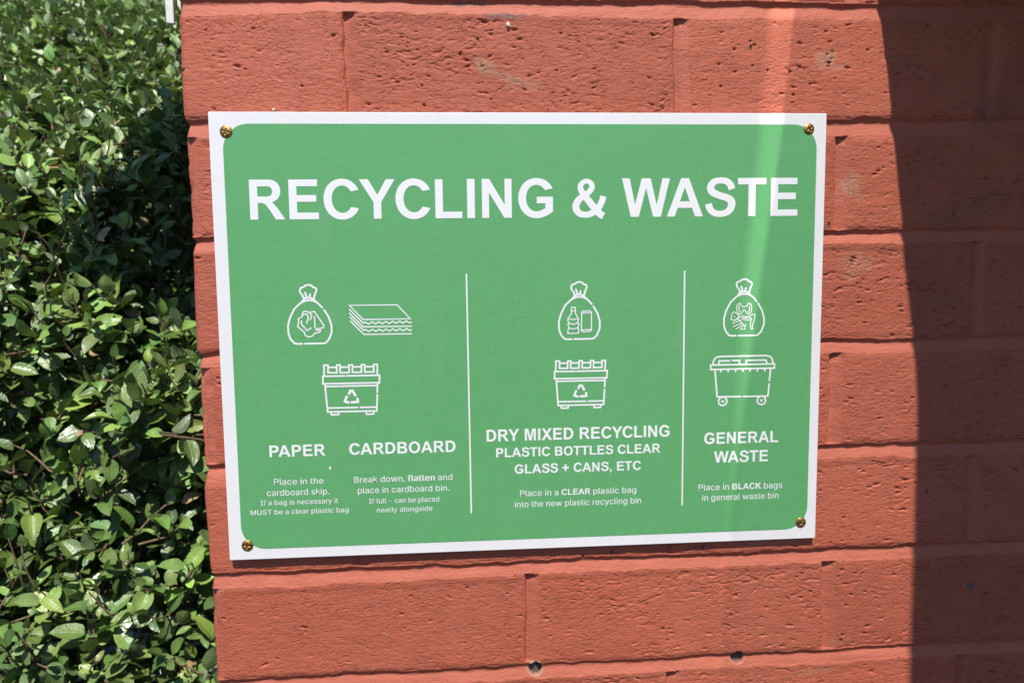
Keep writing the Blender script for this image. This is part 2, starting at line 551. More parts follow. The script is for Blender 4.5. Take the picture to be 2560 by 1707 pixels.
GL, GR, GT, GB, RR = 8.7, 413.1, -7.7, -296.6, 17.0
panel = flat_curve('green_panel', [arc(GR - RR, GT - RR, RR, RR, 90, 0) + arc(GR - RR, GB + RR, RR, RR, 0, -90) +
                                   arc(GL + RR, GB + RR, RR, RR, -90, -180) + arc(GL + RR, GT - RR, RR, RR, 180, 90)],
                   -.00012, M_green, sign)

# ---- bold sans capitals, drawn as outlines (units: 1000 per em, capitals 716 high)
def bowl(xa, zt, zb, xm, bulge=.62, n=14):
    """right-hand bowl from (xa, zt) round to (xa, zb)"""
    c = (zt + zb) / 2
    rx = min(xm - xa, (zt - zb) / 2 * 1.02)
    return [(xm - rx + dx, z_) for dx, z_ in arc(0, c, rx, (zt - zb) / 2, 90, -90, n, .93)]

def ring(cx, cz, rx, rz, n=40):
    return arc(cx, cz, rx, rz, 0, 360 - 360 / n, n - 1, .95)

def thick(points, widths):
    """closed outline of a stroke given by a spine and its widths"""
    P = [Vector(p) for p in points]
    L, Rr = [], []
    for i, p in enumerate(P):
        d = (P[min(i + 1, len(P) - 1)] - P[max(i - 1, 0)]).normalized()
        n = Vector((-d.y, d.x))
        L.append(tuple(p + n * widths[i] / 2)); Rr.append(tuple(p - n * widths[i] / 2))
    return L + Rr[::-1]

def spline(pts, per=8):
    out = []
    P = [pts[0]] + list(pts) + [pts[-1]]
    for i in range(1, len(P) - 2):
        for j in range(per):
            t = j / per
            out.append(tuple(.5 * (2 * b + (c - a) * t + (2 * a - 5 * b + 4 * c - d) * t * t + (3 * b - a - 3 * c + d) * t ** 3)
                             for a, b, c, d in zip(P[i - 1], P[i], P[i + 1], P[i + 2])))
    out.append(tuple(pts[-1]))
    return out

_s = spline([(566, 505, 138), (535, 590, 135), (455, 655, 124), (335, 672, 112), (210, 645, 124), (142, 550, 140), (180, 455, 140),
             (330, 388, 130), (470, 348, 134), (557, 285, 146), (560, 180, 146), (490, 85, 128), (345, 44, 114), (205, 72, 122), (130, 150, 134), (105, 235, 140)], 6)
_amp1 = spline([(640, 388, 120), (600, 270, 122), (520, 150, 126), (400, 70, 120), (285, 46, 112), (160, 80, 126), (102, 190, 136), (140, 300, 130), (240, 385, 118), (352, 462, 108), (418, 550, 106), (390, 635, 98), (305, 668, 88), (218, 625, 98), (190, 545, 108), (235, 450, 120), (340, 320, 130), (480, 150, 138), (570, 62, 138), (640, 20, 138)], 6)
GLY = {
 'A': (722, [[(718, 0), (561, 0), (498, 163), (213, 163), (154, 0), (0, 0), (279, 716), (432, 716)], [(452, 284), (353, 549), (257, 284)]]),
 'B': (722, [[(73, 0), (73, 716), (340, 716)] + bowl(340, 716, 372, 634)[1:-2] + [(570, 380)] + bowl(360, 400, 0, 670)[2:],
             [(218, 597), (330, 597)] + bowl(330, 597, 430, 489) + [(218, 430)], [(218, 311), (360, 311)] + bowl(360, 311, 121, 518) + [(218, 121)]]),
 'C': (722, [arc(390, 358, 344, 370, 26, 334, 40, .96) + arc(392, 358, 194, 246, -34, -326, 40, .96)]),
 'D': (722, [[(72, 0), (72, 716), (336, 716)] + arc(336, 358, 340, 358, 86, -86, 24, .92) + [(336, 0)],
             [(217, 595), (320, 595)] + arc(320, 358, 202, 237, 86, -86, 24, .92) + [(320, 121), (217, 121)]]),
 'E': (667, [[(73, 0), (73, 716), (603, 716), (603, 595), (218, 595), (218, 436), (577, 436), (577, 315), (218, 315), (218, 120), (617, 120), (617, 0)]]),
 'G': (778, [arc(398, 358, 352, 370, 28, 270, 34, .96) + [(480, -6), (580, 28), (660, 70), (714, 112), (714, 384), (402, 384), (402, 263), (566, 263), (566, 178), (500, 138), (430, 116)] + arc(396, 358, 200, 244, 262, 36, 34, .96)]),
 'I': (278, [[(68, 0), (68, 716), (213, 716), (213, 0)]]),
 'K': (722, [[(74, 0), (74, 716), (219, 716), (219, 398), (511, 716), (706, 716), (436, 437), (720, 0), (533, 0), (336, 335), (219, 216), (219, 0)]]),
 'L': (611, [[(73, 0), (73, 710), (217, 710), (217, 120), (583, 120), (583, 0)]]),
 'M': (833, [[(73, 0), (73, 716), (289, 716), (419, 228), (548, 716), (765, 716), (765, 0), (631, 0), (631, 564), (489, 0), (350, 0), (208, 564), (208, 0)]]),
 'N': (722, [[(73, 0), (73, 716), (213, 716), (507, 238), (507, 716), (641, 716), (641, 0), (497, 0), (207, 467), (207, 0)]]),
 'O': (778, [ring(389, 358, 347, 370), ring(389, 358, 197, 246)]),
 'P': (667, [[(73, 0), (73, 716), (390, 716)] + bowl(390, 716, 275, 622) + [(218, 270), (218, 0)], [(218, 595), (340, 595)] + bowl(340, 595, 391, 472) + [(218, 391)]]),
 'R': (722, [[(73, 0), (73, 716), (420, 716)] + bowl(420, 716, 310, 641)[:-1] + [(505, 290), (570, 215), (716, 0), (543, 0), (425, 185), (360, 270), (310, 297), (218, 299), (218, 0)],
             [(218, 595), (360, 595)] + bowl(360, 595, 413, 492) + [(218, 413)]]),
 'S': (667, [thick([p[:2] for p in _s], [p[2] for p in _s])]),
 'T': (611, [[(233, 0), (233, 595), (21, 595), (21, 716), (590, 716), (590, 595), (378, 595), (378, 0)]]),
 'U': (722, [[(72, 716)] + arc(358, 290, 286, 302, 180, 360, 26, .95) + [(644, 716), (499, 716)] + arc(358, 280, 141, 168, 360, 180, 26, .95) + [(217, 716)]]),
 'W': (944, [[(175, 0), (4, 716), (152, 716), (260, 224), (391, 716), (563, 716), (688, 216), (797, 716), (943, 716), (769, 0), (616, 0), (475, 535), (334, 0)]]),
 'X': (667, [[(0, 0), (246, 374), (23, 716), (193, 716), (337, 486), (479, 716), (647, 716), (424, 372), (669, 0), (494, 0), (335, 247), (175, 0)]]),
 'Y': (667, [[(262, 0), (262, 301), (0, 716), (169, 716), (338, 433), (503, 716), (669, 716), (406, 300), (406, 0)]]),
 '+': (584, [[(222, 99), (222, 294), (31, 294), (31, 422), (222, 422), (222, 617), (355, 617), (355, 422), (550, 422), (550, 294), (355, 294), (355, 99)]]),
 ',': (278, [[(66, 0), (66, 137), (203, 137), (203, 40), (190, -50), (150, -110), (95, -152), (68, -98), (110, -60), (130, 0)]]),
 ' ': (278, []), '&': (722, [])}
KERN = {'WA': -56, 'AS': 0, 'PA': -74, 'AR': 0, 'LE': 0, 'CY': -10, 'YC': -37, 'LA': 0, 'RY': -18, 'RD': 0}

def join(name, objs, parent):
    """several flat meshes into one mesh object"""
    bm = bmesh.new()
    mat = objs[0].data.materials[0]
    for o in objs:
        bm.from_mesh(o.data)
        me = o.data
        bpy.data.objects.remove(o)
        bpy.data.meshes.remove(me)
    me = bpy.data.meshes.new(name)
    bm.to_mesh(me); bm.free()
    me.materials.append(mat)
    o = bpy.data.objects.new(name, me)
    COL.objects.link(o)
    o.parent = parent
    return o

INK_Y = -.00026
class Strip:
    """pen strokes: mitred ribbons, each a few microns above the last so that no two faces share a plane"""
    def __init__(s): s.v, s.f, s.y = [], [], INK_Y
    def add(s, pts, wd, cap=True):
        P = [Vector(p) for p in pts]
        closed = len(P) > 3 and (P[0] - P[-1]).length < 1e-6
        if closed: P = P[:-1]
        n = len(P)
        W = wd if isinstance(wd, (list, tuple)) else [wd] * n
        if cap and not closed and n > 1:
            P[0] = P[0] - (P[1] - P[0]).normalized() * W[0] * .35
            P[-1] = P[-1] + (P[-1] - P[-2]).normalized() * W[-1] * .35
        b0 = len(s.v)
        for i in range(n):
            a = P[i - 1] if (i or closed) else None
            c = P[(i + 1) % n] if (i < n - 1 or closed) else None
            d1 = (P[i] - a).normalized() if a is not None else (c - P[i]).normalized()
            d2 = (c - P[i]).normalized() if c is not None else d1
            t = d1 + d2
            t = t.normalized() if t.length > 1e-6 else d1
            nn = Vector((-t.y, t.x))
            m = min(1 / max(abs(nn.dot(Vector((-d1.y, d1.x)))), .45), 1.9)
            off = nn * W[i] / 2 * m
            for q in (P[i] + off, P[i] - off):
                s.v.append((q.x / 1000, s.y, q.y / 1000))
            s.y -= 4e-7
        m = n if closed else n - 1
        for i in range(m):
            a, b = b0 + 2 * i, b0 + 2 * ((i + 1) % n)
            s.f.append((a, a + 1, b + 1, b))
        s.y -= 3e-6
    def obj(s, name, parent): return mesh_obj(name, s.v, s.f, M_ink, parent)

def bold_text(name, text, x0, x1, zb, cap, parent, y=INK_Y, zslope=0.0):
    adv, pos = 0, []
    for i, ch in enumerate(text):
        pos.append((ch, adv))
        adv += GLY[ch][0] + KERN.get(text[i:i + 2], 0)
    first = min((p[0] for lp in GLY[text[0]][1] for p in lp), default=0)
    lastw = max(p[0] for lp in GLY[text[-1]][1] for p in lp)
    span = pos[-1][1] + lastw - first
    sx, sz = (x1 - x0) / span, cap / 716
    objs = []
    for i, (ch, a) in enumerate(pos):
        if ch == '&':
            st = Strip()
            st.add([(x0 + (a + px - first) * sx, zb + pz * sz) for px, pz, _ in _amp1], [wd * sx for *_, wd in _amp1], cap=False)
            objs.append(st.obj('glyph', parent))
            continue
        if not GLY[ch][1]: continue
        loops = [[(x0 + (a + px - first) * sx, zb + pz * sz) for px, pz in lp] for lp in GLY[ch][1]]
        objs.append(flat_curve('glyph', loops, y, M_ink, parent))
    return join(name, objs, parent)

SANS = {  # light sans letters for the small print: advance, outlines
 'a': (389, '160:-9,137:-7,115:-3,94:5,76:15,60:29,48:45,38:63,32:84,30:108,32:128,36:146,43:161,53:174,64:184,78:193,92:200,108:206,125:211,178:220,234:227,265:235,276:255,276:257,275:272,272:285,267:297,260:307,251:315,240:322,227:327,212:330,196:331,178:330,163:327,149:322,118:301,100:274,41:291,51:313,64:331,79:346,95:358,114:368,133:375,153:380,173:383,194:384,239:379,255:375,271:369,286:360,300:350,312:336,322:320,330:301,335:278,337:251,337:0,277:0,277:52,272:52,252:25,242:16,229:8,215:1,199:-4,181:-7 170:45,192:47,211:51,228:59,242:68,254:80,263:93,270:108,274:122,276:138,276:190,259:182,231:176,200:171,175:168,134:159,122:153,112:147,103:139,97:130,93:118,92:105,93:93,96:82,102:72,109:64,119:57,130:52,142:48,156:46'),
 'b': (424, '229:-8,208:-7,189:-3,172:4,159:12,147:21,138:31,118:59,112:59,112:0,53:0,53:509,114:509,114:319,118:319,137:346,147:355,158:364,171:373,188:379,207:383,229:384,259:382,287:374,313:361,335:342,354:320,370:293,381:261,388:227,390:189,388:151,381:116,370:84,355:57,336:34,313:16,288:3,260:-6 220:47,242:49,262:55,279:66,294:80,306:97,316:117,323:139,327:163,328:189,327:215,323:239,316:261,307:281,295:298,280:311,262:322,243:328,220:330,198:328,178:322,161:312,147:299,134:282,125:263,118:241,114:216,113:189,114:162,118:138,125:115,135:95,147:78,162:65,179:55,198:49'),
 'c': (396, '207:-8,174:-5,144:3,117:16,93:35,72:58,56:85,44:116,37:150,34:187,37:225,44:260,56:291,72:318,93:341,117:360,144:374,174:382,207:384,226:384,243:381,260:377,276:371,291:364,305:356,318:346,330:335,340:322,349:308,356:293,362:277,303:262,290:289,270:311,242:325,207:330,184:328,163:321,145:310,130:296,118:278,108:258,102:236,98:212,96:187,98:163,102:139,108:117,118:97,130:80,145:66,163:55,184:49,207:46,243:52,271:66,292:89,304:117,363:102,357:86,350:70,341:56,331:43,319:32,306:21,292:12,277:5,261:-1,244:-5,226:-7'),
 'd': (424, '195:-8,165:-6,137:3,111:16,89:34,70:57,55:84,43:116,36:151,34:189,36:227,43:261,55:293,70:320,89:342,112:361,137:374,165:382,196:384,218:383,237:379,253:373,267:364,278:355,287:346,306:319,311:319,311:509,372:509,372:0,313:0,313:59,307:59,287:31,277:21,266:12,252:4,236:-3,217:-7 205:47,226:49,246:55,263:65,278:78,290:95,299:115,306:138,310:162,312:189,310:216,306:241,300:263,290:282,278:299,263:312,246:322,227:328,205:330,182:328,162:322,145:311,130:298,118:281,108:261,102:239,98:215,96:189,98:163,102:139,109:117,118:97,130:80,145:66,162:55,182:49'),
 'e': (404, '212:-8,177:-5,145:3,117:16,92:35,72:58,56:85,44:116,37:150,34:187,36:224,44:258,55:290,71:317,91:340,115:359,142:373,172:382,205:384,226:383,246:380,266:374,285:366,303:355,319:341,334:324,347:305,357:282,365:256,370:227,371:194,371:169,75:169,75:221,338:221,310:202,308:226,304:248,298:269,288:286,277:301,263:314,246:323,227:328,205:330,183:328,164:323,146:313,131:301,119:286,109:270,102:251,97:231,96:211,96:178,98:151,102:127,110:106,121:88,135:73,151:61,169:53,190:48,212:46,227:47,241:49,254:53,265:58,276:65,285:73,294:82,300:93,306:105,365:91,358:72,348:55,335:39,320:26,302:14,283:4,261:-3,237:-7'),
 'f': (254, '228:379,228:327,6:327,6:379 81:0,81:432,82:452,87:470,96:486,107:499,120:510,135:519,152:525,169:529,187:530,222:527,243:521,227:468,215:472,195:474,178:472,164:468,154:460,147:449,143:435,142:419,142:0'),
 'g': (425, '207:-151,180:-149,156:-146,134:-140,114:-132,97:-122,82:-110,70:-97,59:-84,51:-69,101:-41,122:-66,131:-74,142:-82,154:-88,169:-93,187:-96,207:-97,236:-95,261:-87,282:-75,298:-58,308:-34,311:-6,311:68,306:68,287:41,277:32,266:23,252:16,236:10,217:6,195:5,165:7,138:14,113:27,90:43,71:65,55:90,43:120,36:154,34:191,36:229,43:263,55:293,71:320,90:342,112:361,138:374,166:382,196:384,218:383,237:379,253:373,267:365,279:356,288:346,308:319,313:319,313:379,372:379,372:-9,370:-40,363:-67,350:-90,334:-109,314:-124,291:-136,265:-144,237:-149 205:59,227:61,246:66,264:75,278:87,290:103,300:121,307:142,311:166,312:193,311:219,307:242,300:264,291:283,279:299,264:312,247:322,227:328,205:330,182:328,163:322,145:312,130:298,118:282,109:262,102:241,98:218,96:193,98:167,102:144,109:123,118:104,131:88,145:76,163:66,183:61'),
 'h': (410, '114:227,114:0,53:0,53:509,114:509,114:287,102:287,116:319,132:344,152:362,175:374,200:382,227:384,252:383,275:377,295:369,313:356,328:340,341:321,350:298,355:271,357:240,357:0,296:0,296:235,293:263,286:286,273:304,256:318,235:326,210:329,192:328,176:324,161:317,147:308,136:297,126:283,119:266,115:248'),
 'i': (167, '53:0,53:379,114:379,114:0 84:443,73:444,63:448,54:455,47:463,43:472,41:483,43:494,47:504,54:512,63:518,73:522,84:524,95:522,105:518,114:512,121:504,125:494,126:483,125:472,121:463,114:455,105:448,95:444'),
 'k': (381, '110:137,110:212,121:212,284:379,360:379,184:199,177:199 53:0,53:509,114:509,114:0 294:0,148:186,191:229,372:0'),
 'l': (189, '139:-2,112:0,91:8,74:20,62:37,55:59,53:84,53:509,114:509,114:99,114:83,117:71,120:62,126:57,135:53,146:52,160:53,170:54,181:3,162:-1'),
 'm': (610, '53:0,53:379,112:379,112:295,108:295,114:314,122:331,132:346,144:358,158:368,172:376,187:382,203:385,219:386,245:383,268:375,287:361,303:342,314:320,321:295,312:295,318:312,326:329,337:343,350:356,364:366,381:375,398:381,417:385,437:386,458:385,478:380,497:372,514:361,529:346,541:328,550:307,555:283,557:255,557:0,496:0,496:254,493:279,485:298,473:313,456:323,438:329,419:330,402:329,387:326,374:320,363:312,353:302,345:290,340:277,336:263,335:247,335:0,274:0,274:260,272:280,265:297,253:311,238:322,220:328,199:330,185:329,171:326,158:320,145:312,135:302,126:289,119:274,115:257,114:238,114:0'),
 'n': (410, '114:227,114:0,53:0,53:379,112:379,112:287,102:287,116:319,132:344,152:362,175:374,200:382,227:384,252:383,275:377,295:369,313:356,328:340,341:321,350:298,355:271,357:240,357:0,296:0,296:235,293:263,286:286,273:304,256:318,235:326,210:329,192:328,176:324,161:317,147:308,136:297,126:283,119:266,115:248'),
 'o': (415, '207:-8,174:-5,144:3,117:16,93:35,72:58,56:85,44:116,37:150,34:187,37:225,44:260,56:291,72:318,93:341,117:360,144:374,174:382,207:384,241:382,271:374,299:360,323:341,343:318,359:291,371:260,379:225,381:187,379:150,371:116,359:85,343:58,323:35,299:16,271:3,241:-5 207:46,231:49,252:55,270:66,285:80,298:97,307:117,314:139,318:163,319:187,318:212,314:236,307:258,298:278,285:296,270:310,252:321,231:328,207:330,184:328,163:321,145:310,130:296,118:278,108:258,102:236,98:212,96:187,98:163,102:139,108:117,118:97,130:80,145:66,163:55,184:49'),
 'p': (424, '53:-143,53:379,112:379,112:319,118:319,137:346,147:355,158:364,171:373,188:379,207:383,229:384,259:382,287:374,313:361,335:342,354:320,370:293,381:261,388:227,390:189,388:151,381:116,370:84,355:57,336:34,313:16,288:3,260:-6,229:-8,208:-7,189:-3,173:4,159:12,147:21,138:31,118:59,114:59,114:-143 220:47,242:49,262:55,279:66,294:80,306:97,316:117,323:139,327:163,328:189,327:215,323:239,316:261,307:281,295:298,280:311,262:322,243:328,220:330,198:328,178:322,161:312,147:299,134:282,125:263,118:241,114:216,113:189,114:162,118:138,125:115,135:95,147:78,162:65,179:55,198:49'),
 'r': (259, '53:0,53:379,112:379,112:321,115:321,124:339,137:354,152:367,171:377,191:383,213:385,229:384,243:384,243:322,230:324,207:326,190:324,174:321,159:315,146:306,135:296,126:284,119:269,115:254,114:237,114:0'),
 's': (365, '182:-8,157:-7,133:-3,112:3,93:12,76:24,62:38,50:54,41:73,36:94,94:107,101:87,111:72,124:60,141:52,160:47,181:45,206:47,227:53,244:62,258:74,265:88,268:103,266:115,262:126,254:136,243:144,229:150,212:155,149:170,118:180,92:192,72:208,58:227,50:249,47:274,49:295,55:314,65:332,79:347,95:360,115:370,137:378,161:383,187:384,212:383,234:379,254:372,271:363,286:352,299:339,309:324,318:308,324:290,268:277,262:291,254:304,243:316,228:325,210:331,187:333,166:331,147:326,131:317,119:305,111:292,109:277,110:264,115:253,124:243,136:235,152:229,172:223,229:209,261:200,287:187,306:171,320:153,328:131,331:107,329:85,323:65,312:47,298:31,281:18,260:6,236:-2,210:-7'),
 't': (227, '204:379,204:327,6:327,6:379 65:471,126:471,126:98,127:83,130:70,136:61,144:55,156:51,170:50,185:51,202:54,213:2,192:-3,168:-4,138:-1,113:7,92:21,77:41,68:64,65:93'),
 'u': (410, '182:-5,158:-3,135:2,115:11,97:23,82:39,69:59,60:82,54:109,53:139,53:379,114:379,114:144,116:117,124:94,137:75,154:61,175:53,200:50,218:51,234:55,249:62,263:71,274:83,283:97,290:113,295:132,296:153,296:379,357:379,357:0,298:0,298:92,307:92,294:60,277:35,257:17,234:5,209:-3'),
 'v': (389, '163:0,17:379,84:379,165:155,187:87,206:21,184:21,203:87,224:155,305:379,371:379,226:0'),
 'w': (567, '138:0,23:379,87:379,133:214,154:137,175:41,165:41,186:135,206:214,252:379,316:379,362:214,382:136,402:41,391:41,413:135,434:214,480:379,545:379,429:0,368:0,319:172,305:225,291:280,277:338,291:338,277:280,263:225,248:172,199:0'),
 'y': (389, '47:-139,61:-86,71:-87,104:-89,113:-86,122:-81,130:-74,138:-64,145:-51,151:-36,163:-1,17:379,84:379,165:155,187:87,206:21,184:21,202:87,224:155,305:379,371:379,204:-58,196:-77,187:-93,177:-107,165:-119,153:-128,139:-136,125:-141,109:-144,91:-145,65:-143'),
 '.': (188, '95:-4,83:-3,73:1,63:9,55:18,51:29,50:41,51:53,55:64,63:73,73:81,83:85,95:87,107:85,118:81,128:73,135:64,140:53,141:41,140:29,135:18,128:9,118:1,107:-3'),
 ',': (188, '38:-119,68:71,137:71,84:-119'),
 '-': (453, '337:244,337:188,114:188,114:244'),
 'P': (445, '60:0,60:509,235:509,272:506,305:499,332:487,356:471,375:452,390:430,400:404,407:377,409:348,407:318,400:291,390:265,375:243,356:223,332:207,305:195,272:188,235:186,109:186,109:242,233:242,257:244,279:248,297:256,312:266,324:279,333:294,339:310,343:328,344:348,343:367,339:385,333:402,324:416,312:428,297:439,279:446,257:451,232:452,125:452,125:0'),
 'I': (300, '31:0,31:57,118:57,118:452,31:452,31:509,269:509,269:452,183:452,183:57,269:57,269:0'),
 'M': (628, '60:0,60:509,152:509,277:187,287:159,299:123,311:84,322:49,307:49,318:83,330:121,342:158,352:187,476:509,568:509,568:0,504:0,504:291,504:327,505:369,506:413,507:457,513:457,498:409,482:363,467:322,456:291,342:0,286:0,170:291,159:321,145:361,129:408,112:457,119:457,120:416,121:372,122:328,122:291,122:0'),
 'U': (517, '259:-8,220:-6,186:2,154:15,126:33,103:55,85:80,71:108,63:140,60:173,60:509,124:509,124:178,126:155,132:133,141:113,153:95,169:80,187:68,208:59,232:53,259:52,285:53,309:59,331:68,349:80,364:95,377:113,385:133,391:155,393:178,393:509,457:509,457:173,454:140,446:108,433:80,414:55,391:33,363:15,332:2,297:-6'),
 'S': (447, '224:-9,188:-7,156:-1,128:9,102:23,81:40,64:60,51:83,42:109,38:137,104:137,108:118,114:102,123:88,136:76,150:66,166:59,185:53,204:50,224:49,246:50,267:54,286:60,303:69,317:79,329:92,338:106,344:122,346:139,344:154,340:168,332:179,322:189,310:197,296:205,245:222,184:239,145:253,112:269,86:289,67:313,56:341,52:372,54:400,62:425,75:448,92:468,113:484,138:498,165:508,195:514,227:516,259:514,289:508,316:498,340:484,360:468,377:449,390:427,398:403,401:378,337:378,332:402,320:421,302:437,280:449,254:456,225:459,204:457,185:454,167:448,152:440,139:430,129:418,121:405,117:391,115:376,117:359,122:345,131:334,142:324,155:315,169:308,212:293,264:279,312:264,328:256,344:248,359:238,372:226,384:213,395:198,402:180,407:161,408:139,406:112,399:87,386:64,370:43,349:25,323:11,294:0,261:-7'),
 'T': (449, '32:452,32:509,417:509,417:452,257:452,257:0,193:0,193:452'),
 'B': (456, '60:0,60:509,241:509,274:507,304:501,329:491,350:477,367:461,381:442,390:421,396:398,398:374,397:353,393:336,387:320,378:307,368:295,356:286,343:278,329:272,315:267,315:262,331:260,347:254,363:245,378:234,391:220,402:203,411:184,416:161,418:136,416:111,410:88,400:67,386:48,368:31,344:18,317:8,284:2,247:0 125:57,245:57,281:60,309:67,330:80,344:96,353:115,355:137,354:153,350:169,342:184,333:197,320:209,306:218,289:225,269:229,248:231,125:231 125:285,238:285,256:287,273:290,288:296,302:304,314:314,323:326,330:340,335:355,336:372,333:393,326:412,313:429,294:442,270:449,240:452,125:452'),
 'C': (510, '267:-7,225:-3,186:7,150:25,119:49,92:79,70:115,53:157,44:203,40:254,44:305,53:352,70:393,92:429,119:459,150:484,186:501,225:512,267:516,293:514,317:511,340:504,362:496,383:485,402:471,419:456,435:438,448:418,459:397,467:373,473:348,408:348,404:365,397:380,389:395,380:407,369:418,357:428,344:437,330:444,315:449,300:453,284:455,267:456,237:453,209:445,184:432,161:414,141:391,125:364,113:332,106:295,103:254,106:213,113:177,125:145,141:117,161:94,184:76,210:63,237:56,267:53,284:54,300:56,315:60,330:65,344:72,357:81,369:90,380:102,389:114,397:128,404:144,408:160,473:160,467:135,459:112,448:91,435:71,420:53,402:38,383:24,363:13,341:5,317:-2,293:-6'),
 ' ': (188, ''),
}

def sans_loops(ch):
    return [[tuple(map(int, p.split(':'))) for p in lp.split(',')] for lp in SANS[ch][1].split()] if ch != ',' else [COMMA]
COMMA = [(49, 0), (49, 75), (120, 75), (120, 10), (100, -50), (60, -80), (45, -55), (72, -25), (78, 0)]
def small_text(name, rows, parent):
    """rows: (runs, x0, x1, baseline, cap height); a run is (text, bold)"""
    objs = []
    for runs, x0, x1, zb, cap in rows:
        segs, a = [], 0.0
        for r_, (text, bold) in enumerate(runs):
            if r_: a += 250
            for ch in text:
                if bold and ch in GLY:
                    L, w_, k_ = GLY[ch][1], GLY[ch][0], 1.0
                    segs += [(2, [[(a + px, pz) for px, pz in lp] for lp in L])]
                    a += w_
                else:
                    L = sans_loops(ch)
                    segs += [(bold, [[(a + px * 1.42, pz * 1.407) for px, pz in lp] for lp in L])]
                    a += SANS[ch][0] * 1.45 + (22 if bold else 0)
        xs = [p[0] for _, L in segs for lp in L for p in lp]
        lo, hi = min(xs), max(xs)
        sx, sz = (x1 - x0) / (hi - lo), cap / 716
        for kind in (0, 1, 2):
            loops = [[(x0 + (px - lo) * sx, zb + pz * sz) for px, pz in lp] for kd, L in segs if kd == kind for lp in L]
            if not loops: continue
            shifts = (0, .13, -.13, .25) if kind == 1 else (0, .05)      # a heavier weight is built from shifted layers
            for n_, dx_ in enumerate(shifts):
                objs.append(flat_curve('row', [[(a + dx_, b + (.03 if n_ % 2 else 0)) for a, b in lp] for lp in loops], INK_Y - n_ * .00002, M_ink, parent, .000008))
    return join(name, objs, parent)

bold_text('heading', 'RECYCLING & WASTE', 24.4, 400.2, -70.3, 26.2, sign)
bold_text('column_title', 'PAPER', 30.2, 68.2, -231.9, 8.1, sign)
bold_text('column_title', 'CARDBOARD', 84.4, 157.9, -231.9, 8.1, sign)
t = [bold_text('t', 'DRY MIXED RECYCLING', 179.7, 310.2, -225.3, 8.4, sign), bold_text('t', 'PLASTIC BOTTLES CLEAR', 186.3, 303.7, -236.8, 6.6, sign),
     bold_text('t', 'GLASS + CANS, ETC', 199.2, 289.7, -248.9, 6.6, sign)]
join('column_title', t, sign)
t = [bold_text('t', 'GENERAL', 335.5, 390.0, -231.6, 8.3, sign), bold_text('t', 'WASTE', 342.9, 382.7, -245.4, 8.3, sign)]
join('column_title', t, sign)
small_text('instructions', [([('Place in the', 0)], 32.4, 66.0, -251.6, 4.3), ([('cardboard skip.', 0)], 27.3, 69.8, -259.2, 4.3),
                            ([('If a bag is necessary it', 0)], 22.7, 75.6, -265.7, 3.5), ([('MUST be a clear plastic bag', 0)], 15.7, 82.6, -272.4, 3.5)], sign)
small_text('instructions', [([('Break down,', 0), ('flatten', 1), ('and', 0)], 87.2, 155.2, -251.8, 4.3), ([('place in cardboard bin.', 0)], 89.4, 152.9, -259.5, 4.3),
                            ([('If full - can be placed', 0)], 96.9, 145.6, -267.0, 3.5), ([('neatly alongside', 0)], 102.2, 140.8, -273.5, 3.5)], sign)
small_text('instructions', [([('Place in a', 0), ('CLEAR', 1), ('plastic bag', 0)], 202.9, 286.2, -265.4, 4.3),
                            ([('into the new plastic recycling bin', 0)], 199.0, 289.8, -273.3, 4.3)], sign)
small_text('instructions', [([('Place in', 0), ('BLACK', 1), ('bags', 0)], 331.8, 393.8, -265.5, 4.4),
                            ([('in general waste bin', 0)], 334.6, 391.1, -273.1, 4.4)], sign)
for a, b in (((167.6, -108.3), (168.1, -276.0)), ((320.0, -108.0), (319.9, -275.6))):
    st = Strip(); st.add([a, b], 1.05); st.obj('divider_line', sign)

# ---- pictograms (mm on the sign)
BAG = [([(55.6, -120.0), (54.9, -118.1), (55.5, -116.2), (57.8, -115.4), (58.9, -114.5), (60.8, -114.1), (62.7, -114.5), (63.7, -115.7), (65.6, -116.3), (66.1, -117.8), (65.1, -120.1), (64.1, -123.1)], 1),
       ([(56.5, -120.7), (57.5, -123.4)], 1), ([(58.4, -119.2), (59.2, -121.9)], 1), ([(61.7, -120.4), (61.3, -121.9)], 1),
       ([(56.7, -124.5), (58.6, -123.0), (61.6, -122.8), (64.4, -124.3)], 1), ([(56.1, -125.8), (59.3, -124.5), (63.0, -124.7), (65.6, -125.9)], 1),
       ([(56.6, -125.0), (50.9, -130.1), (47.7, -136.2), (46.2, -141.5), (46.3, -146.8), (47.5, -150.6), (50.0, -153.6), (51.2, -154.0), (55.2, -154.0)], 1),
       ([(56.9, -154.0), (69.6, -154.0), (71.0, -153.7), (73.3, -151.3), (75.2, -146.6), (75.3, -142.0), (73.8, -136.6), (70.8, -131.3)], 1),
       ([(69.6, -129.8), (67.4, -127.3), (64.3, -124.6)], 1)]
PAPER = [[(56.4, -132.5), (58.3, -131.8), (60.9, -132.8), (64.2, -132.2), (70.3, -141.9), (69.5, -143.4), (64.6, -144.1)], [(64.9, -145.0), (67.9, -144.9), (67.1, -146.4), (63.7, -147.1), (62.1, -149.0), (59.5, -149.5), (57.3, -148.1), (57.0, -146.2), (52.6, -142.3), (53.5, -139.3), (53.2, -137.0), (55.9, -135.5), (56.4, -132.9)], [(55.9, -134.4), (59.0, -133.7), (60.0, -136.0), (58.7, -140.1)], [(55.4, -138.2), (55.3, -140.9), (58.9, -145.1), (61.6, -143.3)], [(61.2, -133.3), (62.4, -135.3), (61.0, -137.9)], [(64.1, -135.7), (64.2, -143.3)]]
def wave(x0, z0, x1, z1, n, a): return [(x0 + (x1 - x0) * i / (n * 4), z0 + (z1 - z0) * i / (n * 4) + a * math.sin(i * math.pi / 2)) for i in range(n * 4 + 1)]
